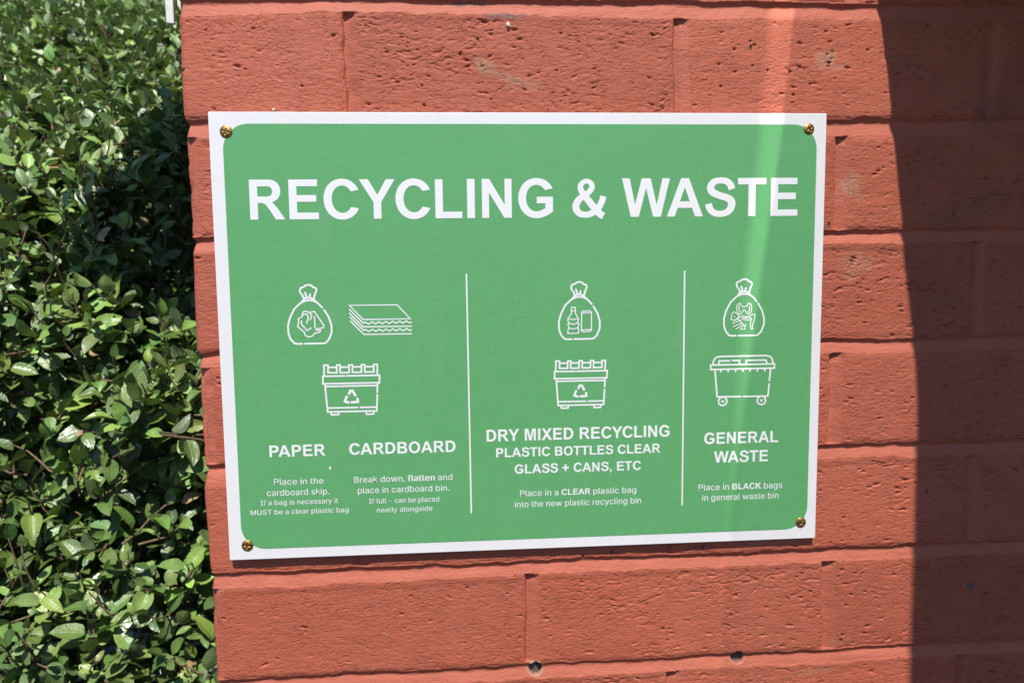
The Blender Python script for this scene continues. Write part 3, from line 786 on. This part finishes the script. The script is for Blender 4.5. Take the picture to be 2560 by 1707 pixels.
CARD = [[(87.7, -128.4), (119.8, -128.5), (128.7, -138.2), (96.8, -138.2), (87.7, -128.4)], [(87.6, -131.1), (96.7, -140.6)], [(87.5, -133.7), (96.6, -143.2), (129.4, -143.3)], [(87.8, -136.4), (96.9, -145.6)], [(88.0, -139.1), (96.9, -148.4), (129.2, -148.5)],
        wave(96.9, -140.7, 129.4, -140.3, 7, .75), wave(96.9, -145.8, 129.4, -145.6, 7, .75)]
BIN = [[(69.1, -175.7), (69.3, -168.9), (72.0, -169.0), (71.8, -174.2), (77.7, -174.4), (77.9, -169.1), (80.1, -169.1), (80.0, -174.4), (86.0, -174.4), (86.2, -169.1), (88.5, -169.2), (88.3, -174.3), (94.4, -174.4), (94.6, -169.1), (96.8, -169.2), (96.7, -174.3), (102.8, -174.3), (102.9, -169.2), (105.4, -169.2), (105.2, -176.1)],
       [(71.9, -170.6), (77.8, -170.6)], [(80.1, -170.6), (86.2, -170.6)], [(88.4, -170.6), (94.5, -170.6)], [(96.8, -170.6), (102.9, -170.6)],
       [(83.1, -176.7), (68.3, -176.6), (68.1, -181.8), (106.5, -181.9), (106.7, -176.7), (84.4, -176.7)], [(69.6, -183.7), (105.0, -183.8)],
       [(69.4, -181.8), (70.7, -201.4), (104.1, -201.5), (104.8, -190.2)], [(104.8, -188.6), (105.2, -182.0)], [(71.3, -198.7), (91.1, -198.8)], [(92.9, -198.8), (103.8, -198.8)],
       [(72.7, -201.5), (73.2, -203.5), (78.0, -203.4), (78.3, -201.5)], [(96.8, -201.7), (97.1, -203.7), (101.7, -203.6), (102.1, -201.7)]]
RECY = [[(85.5, -189.2), (86.5, -187.1), (88.1, -187.1), (89.8, -190.4)], [(83.9, -191.0), (82.6, -194.4), (85.1, -195.2)], [(87.2, -195.1), (91.4, -194.9), (91.2, -192.6)]]
BOTTLE = [[(240.2, -132.1), (242.7, -132.1), (243.0, -134.5), (239.9, -134.6), (240.2, -132.1)], [(239.9, -134.7), (240.1, -136.2), (237.5, -139.9), (237.5, -141.4), (238.2, -142.6), (237.5, -143.8), (238.2, -146.1), (237.5, -147.9), (237.5, -150.3), (245.0, -150.2), (245.1, -148.0), (244.4, -146.3), (245.3, -143.9), (244.4, -142.1), (245.1, -140.4), (242.7, -136.0), (243.0, -134.5)], [(237.8, -139.9), (241.3, -140.7), (244.8, -139.8)], [(238.0, -143.2), (241.3, -144.0), (244.8, -142.9)], [(238.0, -146.5), (241.3, -147.3), (244.8, -146.4)]]
CAN = [[(247.2, -135.7), (247.8, -134.9), (253.1, -134.8), (254.1, -135.7), (254.1, -148.2), (253.1, -149.1), (247.9, -149.3), (247.0, -148.1), (247.2, -135.7)], [(247.2, -136.2), (254.1, -136.1)], [(247.0, -148.0), (254.1, -147.8)]]
SCRAP = [[(358.1, -132.3), (357.7, -134.3), (358.1, -137.2), (359.3, -138.8), (360.9, -138.7), (362.2, -136.6), (363.2, -135.8), (364.2, -136.6), (365.6, -138.6), (367.2, -138.5), (368.4, -137.0), (368.6, -134.4), (368.1, -131.8), (366.1, -131.1), (365.1, -133.1), (363.0, -133.7), (361.1, -133.0), (360.3, -131.1), (358.1, -132.3)], [(359.5, -133.0), (359.4, -135.3), (360.2, -137.5)], [(366.8, -133.1), (367.2, -135.4), (366.2, -137.3)],
         [(353.7, -142.3), (354.3, -138.4), (355.6, -137.1), (357.6, -138.1), (359.6, -140.1), (358.3, -142.4), (356.3, -143.3), (353.7, -142.3)], [(356.0, -140.2), (356.5, -140.7)], [(358.3, -141.4), (363.7, -147.3)], [(355.7, -143.3), (360.3, -140.8)], [(354.7, -145.2), (361.0, -143.1)], [(355.4, -147.5), (362.0, -145.0)], [(357.4, -149.2), (362.7, -146.4)], [(360.4, -149.6), (364.4, -146.1), (363.8, -149.6), (360.4, -149.6)],
         [(361.6, -140.2), (364.3, -140.8), (367.3, -140.1), (370.2, -138.8), (371.2, -139.3), (370.6, -142.9), (369.7, -145.8), (369.2, -148.1), (369.9, -149.4), (368.4, -149.6), (367.9, -147.4), (368.0, -144.2), (368.6, -141.9), (366.3, -143.2), (363.0, -142.8), (361.6, -141.5), (361.6, -140.2)], [(363.0, -141.5), (365.6, -141.8), (367.9, -141.1)]]
GBIN = [[(341.0, -173.8), (341.9, -170.9), (343.4, -169.3), (346.0, -168.6), (379.7, -168.6), (382.6, -169.2), (384.1, -170.8), (385.0, -173.9)], [(339.5, -174.6), (386.0, -174.7), (386.1, -177.7), (339.6, -177.8), (339.5, -174.6)], [(345.4, -173.9), (345.6, -171.8), (353.3, -171.8)], [(355.2, -171.7), (360.5, -171.7), (360.5, -173.7)], [(365.3, -173.8), (365.3, -171.8), (379.7, -171.8), (380.5, -173.8)],
        [(342.7, -178.3), (344.5, -197.5), (362.0, -197.7)], [(363.9, -197.7), (381.7, -197.8), (382.5, -189.0)], [(382.5, -186.6), (383.3, -178.2)]] + \
       [[(x, -178.2), (x, -179.6)] for x in np.linspace(347, 379, 7)]
def pict(name, sets, fx=lambda p: p):
    st = Strip()
    for strokes, wd in sets:
        for s_ in strokes: st.add([fx(p) for p in s_], wd)
    return st.obj(name, sign)
bagS = [b[0] for b in BAG]
def affine(sx, sz, dx, dz): return lambda p: (p[0] * sx + dx, p[1] * sz + dz)
pict('paper_bag_pictogram', [(bagS, 1.25), (PAPER, .85)])
pict('cardboard_pictogram', [(CARD, .85)])
pict('bin_pictogram', [(BIN, 1.15), (RECY, 1.7)])
f2 = affine(.99, .997, 245.6 - 60.75 * .99, -134.4 + 134.05 * .997)
st = Strip()
for s_ in bagS: st.add([f2(p) for p in s_], 1.25)
for s_ in BOTTLE + CAN: st.add(s_, .75)
st.obj('bottle_bag_pictogram', sign)
f3 = affine(.968, .968, 246.5 - 87.4 * .968, -169.4 + 168.9 * .968)
pict('bin_pictogram', [([[f3(p) for p in s_] for s_ in BIN], 1.15), ([[f3(p) for p in s_] for s_ in RECY], 1.6)])
f4 = affine(1.0, 1.0, 363.2 - 60.75, 0)
st = Strip()
for s_ in bagS: st.add([f4(p) for p in s_], 1.2)
for s_ in SCRAP: st.add(s_, .62)
st.obj('food_waste_bag_pictogram', sign)
st = Strip()
for s_ in GBIN: st.add(s_, 1.15)
for cx in (348.6, 377.0):
    st.add([(cx + 3.1 * math.cos(i * math.pi / 8), -200.8 + 3.1 * math.sin(i * math.pi / 8)) for i in range(17)], 1.1)
    st.add([(cx - .9, -200.2), (cx, -201.6), (cx + .9, -200.2)], .8)
st.obj('wheeled_bin_pictogram', sign)
st = Strip(); st.add([(70.8, -240.1), (71.1, -241.3)], 1.2); st.obj('paint_fleck', sign)

def make_screw():
    nr, na, r0 = 16, 56, .0041
    V, Q, cen = [], [], []
    for i in range(nr + 1):
        r = r0 * (i / nr)
        for j in range(na):
            a = j / na * 2 * math.pi
            x, z_ = r * math.cos(a), r * math.sin(a)
            q = r / r0
            y = -.0011 * (1 - q ** 2.6)
            ax, az = abs(x), abs(z_)
            cross = 1 if (min(ax, az) < .00052 and max(ax, az) < .0021) else 0
            if r < .0009: cross = 1
            y += cross * .0008
            V.append((x, y, z_))
    for j in range(na): V.append((r0 * math.cos(j / na * 2 * math.pi), .0006, r0 * math.sin(j / na * 2 * math.pi)))
    for i in range(nr + 1):
        for j in range(na):
            j2 = (j + 1) % na
            Q.append((i * na + j, i * na + j2, (i + 1) * na + j2, (i + 1) * na + j))
    return mesh_obj('screw', V, Q, M_brass, sign, True)
s0 = make_screw()
for i, (x, z_, rot) in enumerate(((11.2, -12.9, .25), (407.1, -10.8, 1.0), (408.5, -291.8, .6), (12.5, -293.8, .1))):
    o = s0
    if i:
        o = s0.copy(); COL.objects.link(o); o.parent = sign
    o.location = (x / 1000, -.0004, z_ / 1000)
    o.rotation_euler = (0, rot, 0)
    k_ = (1, 0.92, .93, .97)[i]
    o.scale = (k_, 1, k_)

# ------------------------------------------------------------------ white bracket at the wall's upper left edge
br = empty('plastic_bracket', (-.010, .013, .19))
tag(br, 'white plastic bracket with two hanging prongs behind the top left of the wall', 'bracket')
def prism(name, quad, y0, y1, parent, mat):
    """quad: four (x, z) corners, extruded from y0 to y1, edges softened"""
    bm = bmesh.new()
    a = [bm.verts.new((x, y0, z_)) for x, z_ in quad]
    b = [bm.verts.new((x, y1, z_)) for x, z_ in quad]
    bm.faces.new(a); bm.faces.new(b[::-1])
    for i in range(4): bm.faces.new((a[i], b[i], b[(i + 1) % 4], a[(i + 1) % 4]))
    bmesh.ops.recalc_face_normals(bm, faces=bm.faces)
    bmesh.ops.bevel(bm, geom=list(bm.edges), offset=.0004, segments=2, affect='EDGES')
    me = bpy.data.meshes.new(name); bm.to_mesh(me); bm.free()
    me.materials.append(mat)
    o = bpy.data.objects.new(name, me); COL.objects.link(o); o.parent = parent
    return o
prism('prong', [(-.0046, .06), (-.0034, -.0265), (.0014, -.0270), (.0019, .06)], -.002, .002, br, M_plastic)
prism('prong', [(.0034, .06), (.0040, -.015), (.0062, -.0185), (.0056, .06)], -.001, .003, br, M_plastic)
prism('mounting_plate', [(-.0056, .11), (-.0056, .0602), (.0078, .0602), (.0078, .11)], -.003, .004, br, M_plastic)

# ------------------------------------------------------------------ hedge
def leaf_block(P, ax, nr, ln, wd, fold, curl, seg=6):
    """P base (N,3), ax axis, nr normal -> verts (N*(seg+1)*5,3), quads, t, s"""
    N = len(P)
    t = np.linspace(0, 1, seg + 1)
    prof = np.sin(np.pi * np.clip(t, 0, 1) ** .86) ** .62
    prof[0], prof[-1] = .05, .015
    s = np.array([-1, -.5, 0, .5, 1.])
    side = np.cross(nr, ax)
    side /= np.linalg.norm(side, axis=1, keepdims=True) + 1e-9
    nn = np.cross(ax, side)
    T, Sg = np.meshgrid(t, s, indexing='ij')                        # (seg+1,5)
    along = ln[:, None, None] * T
    across = wd[:, None, None] * .5 * (prof[:, None] * s[None, :])[None]
    up = np.abs(across) * np.tan(fold)[:, None, None] - curl[:, None, None] * ln[:, None, None] * (T ** 2)[None]
    up = up + (wd * .05)[:, None, None] * np.sin(T * 9 + P[:, 0, None, None] * 300)[...] * np.abs(Sg)
    V = P[:, None, None, :] + along[..., None] * ax[:, None, None, :] + across[..., None] * side[:, None, None, :] + up[..., None] * nn[:, None, None, :]
    idx = np.arange((seg + 1) * 5).reshape(seg + 1, 5)
    q = np.stack([idx[:-1, :-1], idx[1:, :-1], idx[1:, 1:], idx[:-1, 1:]], -1).reshape(-1, 4)
    Q = (np.arange(N) * (seg + 1) * 5)[:, None, None] + q[None]
    # midrib and side veins
    st = np.stack([np.broadcast_to(Sg, (N, seg + 1, 5)), np.broadcast_to(T, (N, seg + 1, 5)), np.broadcast_to(rng.random(N)[:, None, None], (N, seg + 1, 5))], -1)
    return V.reshape(-1, 3), Q.reshape(-1, 4), st.reshape(-1, 3), (seg + 1) * 5

def norm(a): return a / (np.linalg.norm(a, axis=-1, keepdims=True) + 1e-9)

ZK = np.array([-1.5, -.75, -.45, -.30, -.15, 0.0, .10, .20, .30, .42, .54, .66, .80, .98])
YK = np.array([.24, .24, .27, .31, .35, .40, .49, .67, .88, 1.10, 1.32, 1.55, 1.85, 2.3])
def hedge_y(x, z): 
    y = np.interp(z, ZK, YK)
    y = y + .06 * vn(x / .16, z / .12, 201) + .035 * vn(x / .07, z / .055, 202)
    y = y + .42 * np.exp(-(((x + .150) / .088) ** 2 + ((z - .075) / .14) ** 2) ** 2)
    return y

def tubes(paths, sides=5):
    V, Q = [], []
    for pts, r0, r1 in paths:
        n = len(pts)
        b0 = len(V)
        for i, p in enumerate(pts):
            d = (pts[min(i + 1, n - 1)] - pts[max(i - 1, 0)])
            d = d / (np.linalg.norm(d) + 1e-9)
            a = np.cross(d, (.3, .2, .9)); a /= np.linalg.norm(a) + 1e-9
            b = np.cross(d, a)
            r = r0 + (r1 - r0) * i / (n - 1)
            for j in range(sides):
                th = j / sides * 2 * math.pi
                V.append(p + r * (math.cos(th) * a + math.sin(th) * b))
        for i in range(n - 1):
            for j in range(sides):
                j2 = (j + 1) % sides
                Q.append((b0 + i * sides + j, b0 + i * sides + j2, b0 + (i + 1) * sides + j2, b0 + (i + 1) * sides + j))
    return np.array(V), np.array(Q)

def hedge_foliage(n_sprig, xr, zr, depth, out_dir, size, yfun, seg=5, col_dark=1.0):
    Ps, Ax, Nr, Ln, Wd, Cl = [], [], [], [], [], []
    paths = []
    for i in range(n_sprig):
        x, z_ = rng.uniform(*xr), rng.uniform(*zr)
        dep = rng.random() ** 1.35 * depth
        y = float(yfun(np.array(x), np.array(z_))) + dep
        if x > -.05 and y < .28: continue
        slope = (float(yfun(np.array(x), np.array(z_ + .06))) - float(yfun(np.array(x), np.array(z_ - .06)))) / .12
        out = np.array([0, -1.0, min(max(slope, 0), 2.5)]); out /= np.linalg.norm(out)
        d = norm(out * .75 + np.array([0, 0, .45]) + rng.normal(0, .5, 3))
        L = rng.uniform(1.7, 3.4) * size
        base = np.array([x, y, z_]) - d * L * .7
        young = dep < .06 and rng.random() < .5
        nl = rng.integers(5, 9)
        ph = rng.uniform(0, 6.28)
        a = norm(np.cross(d, rng.normal(0, 1, 3))); b = np.cross(d, a)
        pts = [base + d * L * q + .006 * np.sin(q * 5 + ph) * a for q in np.linspace(0, 1, 5)]
        if dep < .16: paths.append((pts, .0017, .0008))
        tone = rng.normal(0, .18)
        for j in range(nl):
            q = (j + .6) / nl
            th = ph + j * 2.4
            radial = math.cos(th) * a + math.sin(th) * b
            ax_ = norm(d * rng.uniform(.25, .8) + radial * .9 + rng.normal(0, .15, 3))
            if j == nl - 1: ax_ = norm(d + rng.normal(0, .25, 3))
            nrm = norm(.36 * out + np.array([0, -.1, out_dir]) + .35 * d + rng.normal(0, .38, 3))
            nrm = nrm - ax_ * nrm.dot(ax_)
            l_ = size * rng.uniform(.5, 1.3) * (1 - .35 * (q > .8) * rng.random())
            Ps.append(base + d * L * q + radial * .003); Ax.append(ax_); Nr.append(norm(nrm))
            Ln.append(l_); Wd.append(l_ * rng.uniform(.5, .68))
            u_ = rng.random()
            if u_ < .001: c = np.array([.42, .36, .03])             # yellowing leaf
            elif u_ < .010: c = np.array([.36, .24, .12])           # dry leaf
            else:
                c = np.array([.074, .130, .028]) if not young else np.array([.140, .222, .046])
                if rng.random() < .25: c = c * .6 + np.array([.115, .155, .06]) * .4      # grey-green tint for sky sheen, put into the leaf colour
                c = c * np.exp(tone + rng.normal(0, .22)) * np.array([1 + rng.normal(0, .10), 1, 1 + rng.normal(0, .13)])
            Cl.append(np.clip(c, .008, .6) * col_dark)
    Ps, Ax, Nr = np.array(Ps), np.array(Ax), np.array(Nr)
    Ln, Wd = np.array(Ln), np.array(Wd)
    fold = rng.uniform(.02, .65, len(Ps)); curl = rng.normal(.12, .2, len(Ps))
    V, Q, vein, per = leaf_block(Ps, Ax, Nr, Ln, Wd, fold, curl, seg)
    return V, Q, vein, np.repeat(np.array(Cl), per, 0), paths

hedge = empty('hedge', (-.7, .7, -1.4))
tag(hedge, 'clipped evergreen hedge with glossy oval leaves to the left of the wall', 'hedge')
HP = Matrix.Translation((.7, -.7, 1.4))
blocks = [hedge_foliage(2150, (-.9, .10), (-.55, .14), .14, .75, .028, hedge_y, 6),
          hedge_foliage(1100, (-1.9, -.9), (-.55, .14), .14, .75, .034, hedge_y, 4),
          hedge_foliage(4200, (-1.4, .0), (.12, .96), .15, 1.1, .030, hedge_y, 4),
          hedge_foliage(1000, (-2.1, -1.4), (.12, .96), .15, 1.1, .036, hedge_y, 4),
          hedge_foliage(1000, (-1.9, .12), (-1.38, -.53), .2, .55, .042, hedge_y, 4),
          hedge_foliage(2300, (-1.9, .3), (-.6, .96), .22, .55, .042, lambda x, z_: hedge_y(x, z_) + np.where(z_ < .1, .44, .32), 4),
          hedge_foliage(1500, (-1.7, .4), (-.7, .5), .25, .55, .055, lambda x, z_: np.interp(z_, ZK, YK) + .80 + 0 * x, 4),
          hedge_foliage(1300, (-.95, .0), (-.35, .5), .35, .5, .055, lambda x, z_: np.interp(z_, ZK, YK) + 1.0 + 0 * x, 4)]
Vs, Qs, ve, cs, paths, off = [], [], [], [], [], 0
for V, Q, vn_, c_, p_ in blocks:
    Vs.append(V); Qs.append(Q + off); ve.append(vn_); cs.append(c_); off += len(V); paths += p_
o = mesh_np('foliage', np.concatenate(Vs), np.concatenate(Qs), M_leaf)
attr_col(o, 'leaf_place', np.concatenate(ve)); attr_col(o, 'leaf_colour', np.concatenate(cs))
o.parent = hedge; o.matrix_parent_inverse = HP
for i in range(30):                                   # woody stems inside
    x = rng.uniform(-1.8, .1)
    z0 = -1.4
    pts = []
    p = np.array([x, .62 + rng.uniform(-.12, .12), z0])
    hgt = rng.uniform(1.2, 1.8)
    for q in np.linspace(0, 1, 9):
        z_ = z0 + hgt * q
        y_t = np.interp(z_, ZK, YK) + .12
        pts.append(np.array([x + .12 * math.sin(q * 4 + i), p[1] * (1 - q) + y_t * q, z_]))
    paths.append((pts, .006, .0015))
V, Q = tubes(paths)
o = mesh_np('branches', V, Q, M_twig)
o.parent = hedge; o.matrix_parent_inverse = HP

# denser, shaded shrub some way behind the hedge
def back_y(x, z): return 2.45 + .18 * vn(x / .4, z / .35, 301) + .12 * np.maximum(z - .5, 0)
V, Q, vn_, c_, p_ = hedge_foliage(3000, (-2.6, .2), (.2, 1.7), .35, .55, .075, back_y, 4)
shrub = empty('shrub', (-1.0, 2.2, -1.4))
tag(shrub, 'dark green shrub standing in the background above the hedge top', 'shrub')
SP = Matrix.Translation((1.0, -2.2, 1.4))
o = mesh_np('foliage', V, Q, M_leaf)
attr_col(o, 'leaf_place', vn_); attr_col(o, 'leaf_colour', c_)
o.parent = shrub; o.matrix_parent_inverse = SP
for i in range(18):
    x = rng.uniform(-2.2, .3)
    pts = [np.array([x + .2 * math.sin(q * 3 + i), 2.8, -1.4 + 2.9 * q]) for q in np.linspace(0, 1, 8)]
    p_.append((pts, .014, .003))
V, Q = tubes(p_)
o = mesh_np('branches', V, Q, M_twig)
o.parent = shrub; o.matrix_parent_inverse = SP

# ------------------------------------------------------------------ unseen sheets added over the wall to cast the right shadow and the streak
ZC = .255
SHADOW = [(472.0, 182), (472.9, 176.0), (480.4, 132.5), (485.0, 95.7), (490.9, 53.0), (494.9, 24.4), (499.8, -12.8), (507.0, -61.2), (511.0, -103.0), (512.2, -133.8), (512.2, -180.0), (512.6, -223.6), (513.2, -301.6), (513.2, -420)]
STREAK = [(413.6, 176), (406.3, 104.3), (403.1, 73.6), (393.4, 3.1), (386.0, -54.6), (380.8, -100.1), (375, -150), (371, -200), (368, -260), (366, -420)]
TE = math.tan(SUN_EL)
def to_sun(x, z_, zc):
    """the point at height zc from which the sun throws its shadow on wall point (x, z_) [mm -> m]"""
    h_ = zc - z_ / 1000
    run = h_ / TE
    return (x / 1000 - run * math.tan(SUN_AZ), -run)
can = empty('shade_sheets', (.9, -.3, ZC))
tag(can, 'added unseen sheets shaped to cast the wall shadow and the light streak', 'light_blocker')
def sheet(name, left, right, zc, th, mat):
    """flat sheet between two plan-view edges"""
    n = len(left)
    V = [(x, y, zc) for x, y in left] + [(x, y, zc) for x, y in right]
    V += [(x, y, zc + th) for x, y, _ in V]
    m = 2 * n
    F = []
    for i in range(n - 1):
        F.append((i, i + 1, n + i + 1, n + i)); F.append((m + i, m + n + i, m + n + i + 1, m + i + 1))
        F.append((i, m + i, m + i + 1, i + 1)); F.append((n + i, n + i + 1, m + n + i + 1, m + n + i))
    F.append((0, n, m + n, m)); F.append((n - 1, m + n - 1, m + 2 * n - 1, m + 2 * n - n + n - 1 if False else m + n - 1 + 0)) if False else F.append((0, n, m + n, m))
    F.pop()
    F.append((n - 1, m + n - 1, m + 2 * n - 1, 2 * n - 1))
    o = mesh_obj(name, V, F, mat)
    o.parent = can
    o.matrix_parent_inverse = Matrix.Translation((-.9, .3, -ZC))
    return o
M_blocker = mat_noise('dark_blocker', (.06, .05, .045), (.045, .04, .035), 20, .7)
def dimmer_mat(name, T):
    kg = NT(name)
    tr = kg.n('ShaderNodeBsdfTransparent'); tr.inputs[0].default_value = (T, T, T, 1)
    gl = kg.n('ShaderNodeBsdfGlossy'); gl.inputs['Roughness'].default_value = .15; gl.inputs[0].default_value = (.8, .8, .8, 1)
    mx = kg.n('ShaderNodeMixShader'); mx.inputs[0].default_value = .03
    kg.l(tr.outputs[0], mx.inputs[1]); kg.l(gl.outputs[0], mx.inputs[2]); kg.l(mx.outputs[0], kg.out.inputs[0])
    return kg.m
edge = [(to_sun(SHADOW[0][0], 182, ZC)[0], -.008)] + [to_sun(x, z_, ZC) for x, z_ in SHADOW[1:]]
edge.append((edge[-1][0], -.56))
sheet('shadow_sheet', edge, [(1.88, y) for _, y in edge], ZC, .004, M_blocker)  # added blocker, its edge traced back from the shadow outline
ZR = .40
ed2 = [(to_sun(STREAK[0][0], 182, ZR)[0], -.008)] + [to_sun(x, z_, ZR) for x, z_ in STREAK]
rt = [(1.3, y) for _, y in ed2]
sheet('dimming_sheet', ed2, rt, ZR, .003, dimmer_mat('right_dimmer', .815))  # added to dim the sun to the right of the streak
ZL = .80
GAP = [17, 16, 15, 12.5, 9, 5.5, 1.5, 0, 0, 0]
ed3 = [to_sun(x - g, z_, ZL) for (x, z_), g in zip(STREAK, GAP)]
ed3 = [(ed3[0][0], -.25)] + ed3
sheet('dimming_sheet', [(-.14, y) for _, y in ed3], ed3, ZL, .003, dimmer_mat('left_dimmer', .84))  # added to dim the sun on the left; the slit leaves the streak

# ------------------------------------------------------------------ ground
M_ground = mat_noise('asphalt', (.055, .055, .055), (.04, .04, .042), 6, .9)
M_soil = mat_noise('dark_soil', (.05, .038, .026), (.03, .022, .016), 30, .95, .8, .01)
o = mesh_obj('ground', [(-60, -60, -1.42), (60, -60, -1.42), (60, 60, -1.42), (-60, 60, -1.42)], [(0, 1, 2, 3)], M_ground)
tag(o, kind='structure')
o = mesh_obj('soil_bed', [(-3, .1, -1.414), (-.004, .1, -1.414), (-.004, .226, -1.414), (.5, .23, -1.414), (.5, 3, -1.414), (-3, 3, -1.414)], [(0, 1, 2, 3, 4, 5)], M_soil)
tag(o, kind='structure')

# ------------------------------------------------------------------ block added behind the camera to cut the low sky light
opp = empty('sky_blocker', (0, -2.7, -1.42))
tag(opp, 'added grey block out of view that cuts low sky light on the red wall', 'sky_blocker')
OP = Matrix.Translation((0, 2.7, 1.42))
v, f = box_v(-6, 6, -5.0, -2.7, -1.42, .22)
o = mesh_obj('wall', v, f, mat_noise('blocker_grey', (.16, .155, .15), (.12, .118, .115), 9, .9)); o.parent = opp; o.matrix_parent_inverse = OP  # main body of the added sky blocker
v, f = box_v(-6.1, 6.1, -5.1, -2.58, .223, .30)
o = mesh_obj('blocker_top', v, f, M_blocker); o.parent = opp; o.matrix_parent_inverse = OP  # upper slab of the added sky blocker
